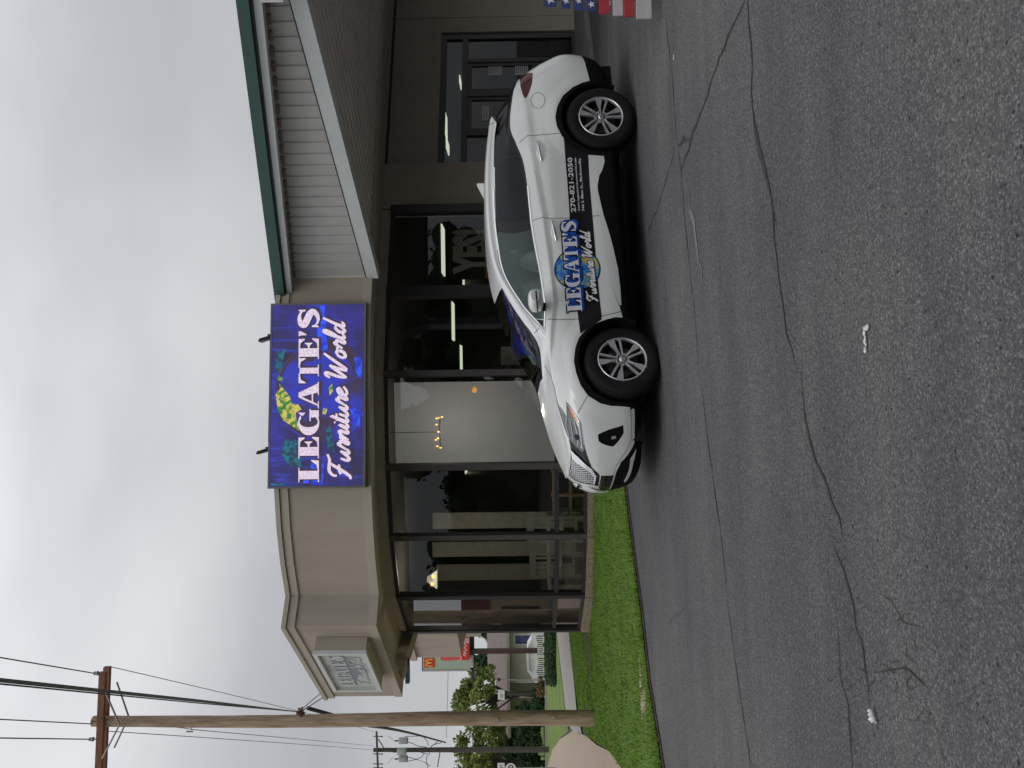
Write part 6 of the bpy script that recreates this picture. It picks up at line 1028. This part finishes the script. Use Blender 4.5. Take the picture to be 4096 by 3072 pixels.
for mi in ('left', 'right'):
    region('rear_pillar', 'pillar', 'gloss_black', mi); region('front_window', 'wf', 'clear', mi); region('rear_window', 'wr', 'tint', mi); region('quarter_window', 'wq', 'tint', mi); region('corner_trim', 'wc', 'gloss_black', mi)
    hl = region('headlight', 'hl', 'lens', mi, -.004)
    patch('turn_signal', FE['amber'], 'amber', hl, .002, mi); patch('light_bar', FE['drl'], 'lens_light', hl, .002, mi)
    mbx = MB(); ribbon(mbx, [(14.95, 4.95), (15.4, 4.85), (15.85, 4.9), (16.05, 5.05)], .012, .002, mi == 'right'); ribbon(mbx, [(14.9, 5.25), (15.3, 5.3), (15.7, 5.35)], .008, .002, mi == 'right')
    ribbon(mbx, [(14.33, 5.31), (14.62, 4.86), (15.12, 4.29), (15.9, 4.27)], .007, .002, mi == 'right'); ribbon(mbx, [(14.75, 5.52), (15.1, 5.75), (15.7, 5.7)], .010, .002, mi == 'right')
    obj('reflector', mbx, 'lens_light', hl, False)
    pc = []
    for i in range(18): t = 2*math.pi*i/18; pc.append((15.62+.15*math.cos(t), 4.98+.22*math.sin(t)))
    patch('projector', pc, 'gloss_black', hl, .003, mi)
    region('tail_light', 'tail', 'red_lens', mi, .004)
    fg = region('fog_light_bezel', 'fog', 'clad', mi, -.02); patch('fog_lamp', FE['fog_lamp'], 'lens_light', fg, .004, mi)
    fw_ = FE['fog']; rim = MB(); ribbon(rim, fw_+[fw_[0]], .012, -.006, mi == 'right'); obj('bezel_edge', rim, 'gloss_black', fg, False)
    region('grille_surround', 'lampb', 'gloss_black', mi, -.003)
    patch('chrome_trim', FE['chrome_low'], 'satin', car, .008, mi); patch('skid_trim', FE['silver_low'], 'satin', car, .010, mi)
    patch('sill_trim', FE['chrome_side'], 'satin', car, .012, mi)
    patch('grille_trim', FE['v_chrome'], 'chrome', car, .012, mi)
    t = MB(); ribbon(t, [(7.2, 7.92), (8.3, 7.95), (9.3, 7.95), (10., 7.97), (10.6, 8.03), (11.1, 8.0), (11.55, 7.80), (11.95, 7.3)], .016, .006, mi == 'right')
    ribbon(t, [(11.95, 7.3), (11.95, 6.45), (11.5, 6.05), (11.0, 5.9), (10.4, 5.96), (9.5, 6.0), (8.5, 6.03), (7.6, 5.95)], .018, .006, mi == 'right')
    obj('window_trim', t, 'chrome', car, False)
    t = MB()
    for k in range(6): ribbon(t, FE['seam%d' % k], .006, .0015, mi == 'right')
    ribbon(t, FE['hood_line'], .008, .0015, mi == 'right'); ribbon(t, FE['fuel']+[FE['fuel'][0]], .005, .0015, mi == 'right')
    ribbon(t, [(11.99, 7.3), (11.62, 7.92), (11.12, 8.14), (10.6, 8.16), (10., 8.09), (9.3, 8.05)], .006, .002, mi == 'right')
    obj('panel_gap', t, 'gap', body, False)
    # door handles: a bowed grip standing off a shallow cup
    for (xa, za, xb, zb) in ((-2.57, 1.105, -2.32, 1.07), (-1.60, 1.005, -1.35, .965)):
        s_ = 1 if mi == 'left' else -1; y0 = .905 if xa < -2 else .915; h_ = MB(); q = []
        for i in range(7): f_ = i/6; q.append((xa+(xb-xa)*f_, s_*(y0+.012+.030*math.sin(math.pi*min(1, max(0, f_)))), za+(zb-za)*f_))
        h_.tube(q, [.009, .013, .014, .014, .014, .013, .009], 8); hd = obj('door_handle', h_, 'chrome', car, False)
        cx, cz = (xa+xb)/2+.02, (za+zb)/2; c_ = MB(); c_.ellip((cx, s_*(y0-.006), cz-.008), (.085, .012, .038)); obj('handle_cup', c_, 'paint_solid', hd, False)
# grille: mesh of dark openings on a grey net, emblem
gr = region('grille', 'grille', 'gloss_black', 'both', -.012)
gm = MB(); gp_ = FE['grille']
for mir in (False, True):
    for i in range(40):
        u0 = 15.9+i*.14
        for sgn in (1, -1):
            ln = [(u0+sgn*j*.055, 6.5-j*.17) for j in range(19)]; ln = [p for p in ln if p[0] < 18.95]
            if len(ln) < 2: continue
            k = inpoly(np.array(ln), gp_); run = []
            for p, z in zip(ln, k):
                if z: run.append(p)
                elif len(run) > 1: ribbon(gm, run, .0065, -.004, mir); run = []
                else: run = []
            if len(run) > 1: ribbon(gm, run, .0065, -.004, mir)
obj('grille_mesh', gm, 'satin', gr, False)
em = MB(); ctr = (1.12, .085, .835)
tl = -.42
def emp(a, b, dx=0.): return (ctr[0]+dx-math.sin(-tl)*b*1.0, a, ctr[2]+b*math.cos(tl))
ring = [emp(.075*math.cos(t), .055*math.sin(t)) for t in np.linspace(0, 2*math.pi, 25)]
em.tube(ring, .009, 6, True, False); em.prism([emp(-.11, -.016, .0), emp(.11, -.016, .0), emp(.11, .016, .0), emp(-.11, .016, .0)], [emp(-.11, -.016, .014), emp(.11, -.016, .014), emp(.11, .016, .014), emp(-.11, .016, .014)])
obj('emblem', em, 'chrome', gr, False)
for mi in ('left', 'right'):
    pl_ = surf_obj('bumper_center', V_, reg('plate'), 'gloss_black', car, 0, mi) if mi == 'left' else pl_
    if mi == 'right': surf_obj('bumper_center', V_, reg('plate'), 'gloss_black', car, 0, mi)
    patch('bumper_lip', FE['lip'], 'paint', car, .015, mi)
# lower front intake slats
# inner wheel wells and underbody
ub = MB(); ub.box((-3.6, -.80, .20), (.80, .80, .34)); ub.box((-2.30, -.84, .24), (-.50, .84, .42))
obj('underbody', ub, 'black', car, False)
for cx in (0, -2.825):
    for s_ in (1, -1):
        wl = MB(); n = 20; a_ = [R(-25+230*i/n) for i in range(n+1)]; r_ = .455
        vs = [(cx+r_*math.cos(t), s_*.93, .385+r_*.98*math.sin(t)) for t in a_]+[(cx+r_*math.cos(t), s_*.58, .385+r_*.98*math.sin(t)) for t in a_]
        wl.add(vs, [(i, i+1, n+2+i, n+1+i) for i in range(n)]); wl.add(vs[n+1:], [tuple(range(n+1))]); obj('wheel_well', wl, 'black', car, False)
# wheels
def make_wheel(side):
    root = bpy.data.objects.new('wheel', None); link(root, car)
    t = MB(); ro = .381
    prof = [(.243, .0), (.250, .012), (.262, .016), (.30, .024), (.335, .022), (.360, .010), (.374, -.008), (ro, -.030), (ro, -.185), (.372, -.21), (.345, -.235), (.25, -.235)]
    t.lathe([(a, -b) for a, b in prof], seg=64)
    for i in range(72):       # tread blocks
        for row, (ya, yb) in enumerate(((.012, .055), (.065, .105), (.113, .153), (.163, .205))):
            a0 = 2*math.pi*(i+.5*(row % 2))/72; a1 = a0+2*math.pi*.72/72; rr = ro-.002 if row in (1, 2) else ro-.006
            t.prism([(rr*math.cos(a), ya, rr*math.sin(a)) for a in (a0, a1)]+[(rr*math.cos(a), yb, rr*math.sin(a)) for a in (a1, a0)], [((rr+.008)*math.cos(a), ya, (rr+.008)*math.sin(a)) for a in (a0, a1)]+[((rr+.008)*math.cos(a), yb, (rr+.008)*math.sin(a)) for a in (a1, a0)])
    obj('tyre', t, 'rubber', root, False)
    r = MB(); r.lathe([(.250, -.006), (.247, -.018), (.236, -.020), (.230, -.004), (.226, .02)], seg=64)
    rim = obj('rim', r, 'alloy', root, False)
    b = MB(); b.lathe([(.233, -.004), (.228, .05), (.222, .12), (.2, .17), (.0, .17)], seg=48); obj('barrel', b, 'pocket', rim, False)
    d = MB(); d.lathe([(.165, .06), (.165, .08), (.0, .08)], seg=40); d.lathe([(.0, .058), (.165, .06)], seg=40); d.box((-.175, .05, -.06), (-.10, .10, .06)); obj('brake_disc', d, 'disc', rim, False)
    sp = MB()
    for k in range(5):
        A = R(90+72*k)
        def pt(rad, off_, y): return (rad*math.cos(A)-off_*math.sin(A), y, rad*math.sin(A)+off_*math.cos(A))
        for (o0, wi, o1, wo) in ((.014, .024, .060, .076), (-.014, .020, -.034, .026)):
            secs = [(.045, o0, wi, -.004), (.11, o0+(o1-o0)*.35, wi*.95, -.012), (.17, o0+(o1-o0)*.7, wi+(wo-wi)*.55, -.012), (.238, o1, wo, -.014)]
            for (r0, a0, w0, y0), (r1, a1, w1, y1) in zip(secs, secs[1:]):
                sp.prism([pt(r0, a0-w0/2, y0), pt(r1, a1-w1/2, y1), pt(r1, a1+w1/2, y1), pt(r0, a0+w0/2, y0)], [pt(r0, a0-w0/2, y0+.03), pt(r1, a1-w1/2, y1+.03), pt(r1, a1+w1/2, y1+.03), pt(r0, a0+w0/2, y0+.03)])
    obj('spokes', sp, 'alloy', rim, False)
    h = MB(); h.lathe([(.0, -.018), (.028, -.018), (.034, -.012), (.040, .02)], seg=28); hb = obj('hub_cap', h, 'alloy', rim, False)
    e = MB(); ring = [(.021*math.cos(t_), -.021, .021*math.sin(t_)) for t_ in np.linspace(0, 2*math.pi, 17)]; e.tube(ring, .003, 5, True, False); e.box((-.026, -.024, -.004), (.026, -.019, .004)); obj('hub_emblem', e, 'chrome', rim, False)
    n_ = MB()
    for k in range(5):
        A = R(90+72*k+36); n_.lathe([(.0, -.01), (.011, -.01), (.012, .02)], (.062*math.cos(A), 0, .062*math.sin(A)), seg=8)
    obj('lug_nuts', n_, 'galv', rim, False)
    return root
w0 = make_wheel(1); wheels = [w0]+[copy_tree(w0, car) for _ in range(3)]
for wo_, (x, y, rz, spin) in zip(wheels, ((0, .945, 12, 8), (-2.825, .94, 0, 30), (0, -.945, 12, 20), (-2.825, -.94, 0, 50))):
    # local outward axis is -y ; left wheel face must look to +y
    wo_.matrix_local = Matrix.Translation((x, y-.045*(1 if y > 0 else -1)*0, .381)) @ Matrix.Rotation(R(rz)+(math.pi if y > 0 else 0), 4, 'Z') @ Matrix.Rotation(R(spin), 4, 'Y')
# mirrors
for s_ in (1, -1):
    m_ = MB(); c0 = np.array([-.64, s_*1.045, 1.215]); secs = []
    for k in range(9):
        f_ = k/8; yy = -.135+.27*f_; sc_ = math.sin(math.pi*min(.97, max(.03, .12+f_*.80)))**.45
        lp = [(c0[0]+.118*sc_*np.sign(math.cos(t))*abs(math.cos(t))**.8*(1 if math.cos(t) > 0 else .85), c0[1]+s_*yy, c0[2]+.012*f_+.078*sc_*np.sign(math.sin(t))*abs(math.sin(t))**.7) for t in np.linspace(0, 2*math.pi, 20, endpoint=False)]
        secs.append(lp)
    for k in range(8): m_.add(secs[k]+secs[k+1], [(i, (i+1) % 20, 20+(i+1) % 20, 20+i) for i in range(20)], True)
    m_.add(secs[0], [tuple(range(20))]); m_.add(secs[-1], [tuple(range(20))])
    mr_ = obj('side_mirror', m_, 'paint_solid', car, False)
    g_ = MB(); yo = s_*.137
    g_.tube([(c0[0]+.112, c0[1]-yo*.5, c0[2]-.012), (c0[0]+.115, c0[1], c0[2]-.008), (c0[0]+.098, c0[1]+yo*.85, c0[2]-.002), (c0[0]+.04, c0[1]+yo*1.02, c0[2]+.002), (c0[0]-.04, c0[1]+yo*1.0, c0[2]+.004)], .0075, 6); obj('turn_signal', g_, 'gloss_black', mr_, False)
    a_ = MB(); a_.prism([(c0[0]-.02, c0[1]-s_*.12, c0[2]-.075), (c0[0]+.05, c0[1]-s_*.12, c0[2]-.075), (c0[0]+.05, s_*.83, 1.10), (c0[0]-.04, s_*.83, 1.10)], [(c0[0]-.02, c0[1]-s_*.0, c0[2]-.07), (c0[0]+.05, c0[1]-s_*.0, c0[2]-.07), (c0[0]+.05, s_*.84, 1.15), (c0[0]-.04, s_*.84, 1.15)]); obj('mirror_arm', a_, 'clad', mr_, False)
# antenna fin, wiper, spoiler
a_ = MB(); a_.prism([(-2.62, .02, 1.735), (-2.40, .0, 1.735), (-2.62, -.02, 1.735)], [(-2.63, .006, 1.82), (-2.60, .0, 1.82), (-2.63, -.006, 1.82)]); obj('antenna_fin', a_, 'paint_solid', car, False)
w_ = MB(); q = SP([(12.85, 8.75), (12.75, 9.3), (12.7, 9.9)], .012); w_.tube(q, .008, 6); obj('wiper', w_, 'clad', car, False)
cw = patch('cowl', [(12.92, 8.62), (13.12, 8.62), (13.14, 9.3), (13.10, 9.95), (12.86, 9.95), (12.85, 9.2)], 'clad', car, .004, 'both')
# cabin
cb = MB(); cb.box((-3.0, -.72, .45), (-.30, .72, .50)); cb.prism([(-.55, -.72, .5), (.02, -.72, .5), (.02, .72, .5), (-.55, .72, .5)], [(-.42, -.70, 1.03), (-.05, -.66, 1.10), (-.05, .66, 1.10), (-.42, .70, 1.03)]); obj('dashboard', cb, 'black', car, False)
for (x, y) in ((-1.28, .38), (-1.28, -.38), (-2.25, .40), (-2.25, -.40)):
    s0 = MB(); s0.ellip((x+.22, y, .72), (.28, .25, .10)); s0.ellip((x-.10, y, 1.0), (.11, .25, .36)); st = obj('seat', s0, 'cloth', car, False)
    s1 = MB(); s1.ellip((x-.17, y, 1.40), (.06, .14, .10), 14, 8); s1.tube([(x-.15, y-.05, 1.2), (x-.17, y-.05, 1.34)], .008); s1.tube([(x-.15, y+.05, 1.2), (x-.17, y+.05, 1.34)], .008); obj('headrest', s1, 'cloth', st, False)
sw = MB(); ang = R(25); ring = [(-.62-.19*math.sin(t)*math.sin(ang), .38+.19*math.cos(t), 1.03+.19*math.sin(t)*math.cos(ang)) for t in np.linspace(0, 2*math.pi, 25)]
sw.tube(ring, .014, 6, True, False); sw.tube([(-.62, .20, 1.03), (-.62, .56, 1.03)], .02, 6); obj('steering_wheel', sw, 'black', car, False)
im = MB(); im.box((-.66, -.12, 1.42), (-.62, .12, 1.49)); obj('rearview_mirror', im, 'black', car, False)
# stripe and lettering, applied to the doors
patch('door_stripe', FE['stripe'], 'decal_black', car, .0025, 'left'); patch('door_stripe', FE['stripe'], 'decal_black', car, .0025, 'right')
gU = np.linspace(6.3, 12.3, 220); gV = np.linspace(2.2, 5.3, 60); UU, VV2 = np.meshgrid(gU, gV, indexing='ij'); SPn = SF(UU.ravel(), VV2.ravel())
bvh = bvhtree.BVHTree.FromPolygons([Vector(p) for p in SPn], [(i*60+j, (i+1)*60+j, (i+1)*60+j+1, i*60+j+1) for i in range(219) for j in range(59)])
def putc(side):
    def f(x, z, e=0.):
        # x grows to the viewer's right when looking at the side
        hit = bvh.ray_cast(Vector((x, 2, z)), Vector((0, -1, 0)))[0]; y = hit.y if hit else .94
        return (x, side*(y+e), z)
    return f
for side in (1, -1):
    pf = putc(side)
    L0, L1 = (-.525, -1.575)
    def put(s, t, e=0.):   # s: 0..1.05 along the word, t: height in metres
        x = (L0-s) if side == 1 else (L1+s)
        return pf(x, t, e)
    cx = 1.05/2-.04 if side == 1 else 1.05/2+.04
    c = MB()
    pol = [(cx+.240*math.cos(t), .765+.240*math.sin(t)) for t in np.linspace(0, 2*math.pi, 40, endpoint=False)]
    def disc(r0, e):
        m_ = MB(); rings = 8; vs = []; n = 40
        for i in range(rings+1):
            for k in range(n): t = 2*math.pi*k/n; vs.append(put(cx+r0*i/rings*math.cos(t)+(1e-5 if i == 0 else 0), .765+r0*i/rings*math.sin(t), e))
        m_.add(vs, [(i*n+k, i*n+(k+1) % n, (i+1)*n+(k+1) % n, (i+1)*n+k) for i in range(rings) for k in range(n)]); return m_
    dk = obj('globe_outline', disc(.240, .004), 'decal_black', car, False); obj('globe_graphic', disc(.228, .005), 'globe', dk, False)
    lt = MB(); serif_word(lt, "LEGATE'S", put, 0, 1.05, .150, .748, .0110)
    sh = MB()
    for dx, dz in ((-.014, .014), (-.014, -.004), (.03, -.035), (.012, .012), (-.012, .004), (.0, -.012)):
        serif_word(sh, "LEGATE'S", lambda a, b, e=0., dx=dx, dz=dz: put(a+dx, b+dz, e), 0, 1.05, .150, .748, .0065)
    dk2 = obj('letter_outline', sh, 'decal_black', car, False)
    sb = MB()
    for k in range(1, 5): serif_word(sb, "LEGATE'S", lambda a, b, e=0., k=k: put(a+.006*k, b-.0065*k, e-.0004*k), 0, 1.05, .150, .748, .0102)
    blk = [(.02, .745), (1.03, .745), (1.03, .89), (.02, .89)]
    for i in range(26):
        a, b = .03+i*.0385, .03+(i+1)*.0385; sb.add([put(a, .752, .0072), put(b, .752, .0072), put(b, .875, .0072), put(a, .875, .0072)], [(0, 1, 2, 3)])
    obj('letter_shade', sb, 'decal_blue', car, False); obj('shop_name', lt, 'decal_white', car, False)
    so_ = MB(); script_word(so_, 'Furniture World', put, .10, .80, .105, .585, .30, .0105, .25, .03); obj('script_outline', so_, 'decal_black', car, False)
    sr_ = MB(); script_word(sr_, 'Furniture World', put, .10, .80, .105, .585, .15, .0135, .25, .03); obj('script_lettering', sr_, 'decal_white', car, False)
    tx = MB(); a0 = 1.15 if side == 1 else -.80
    font_word(tx, '270-821-2050', put, a0, .655, .052, .735, .022, .0055); obj('phone_number', tx, 'decal_white', car, False)
    tx = MB(); font_word(tx, 'www.legatefurnitureworld.com', put, a0+.01, .635, .024, .690, .012, .0055); obj('web_address', tx, 'decal_white', car, False)
    tx = MB(); font_word(tx, '744 S. Main St., Madisonville', put, a0+.01, .625, .026, .642, .015, .0055); obj('street_address', tx, 'decal_white', car, False)
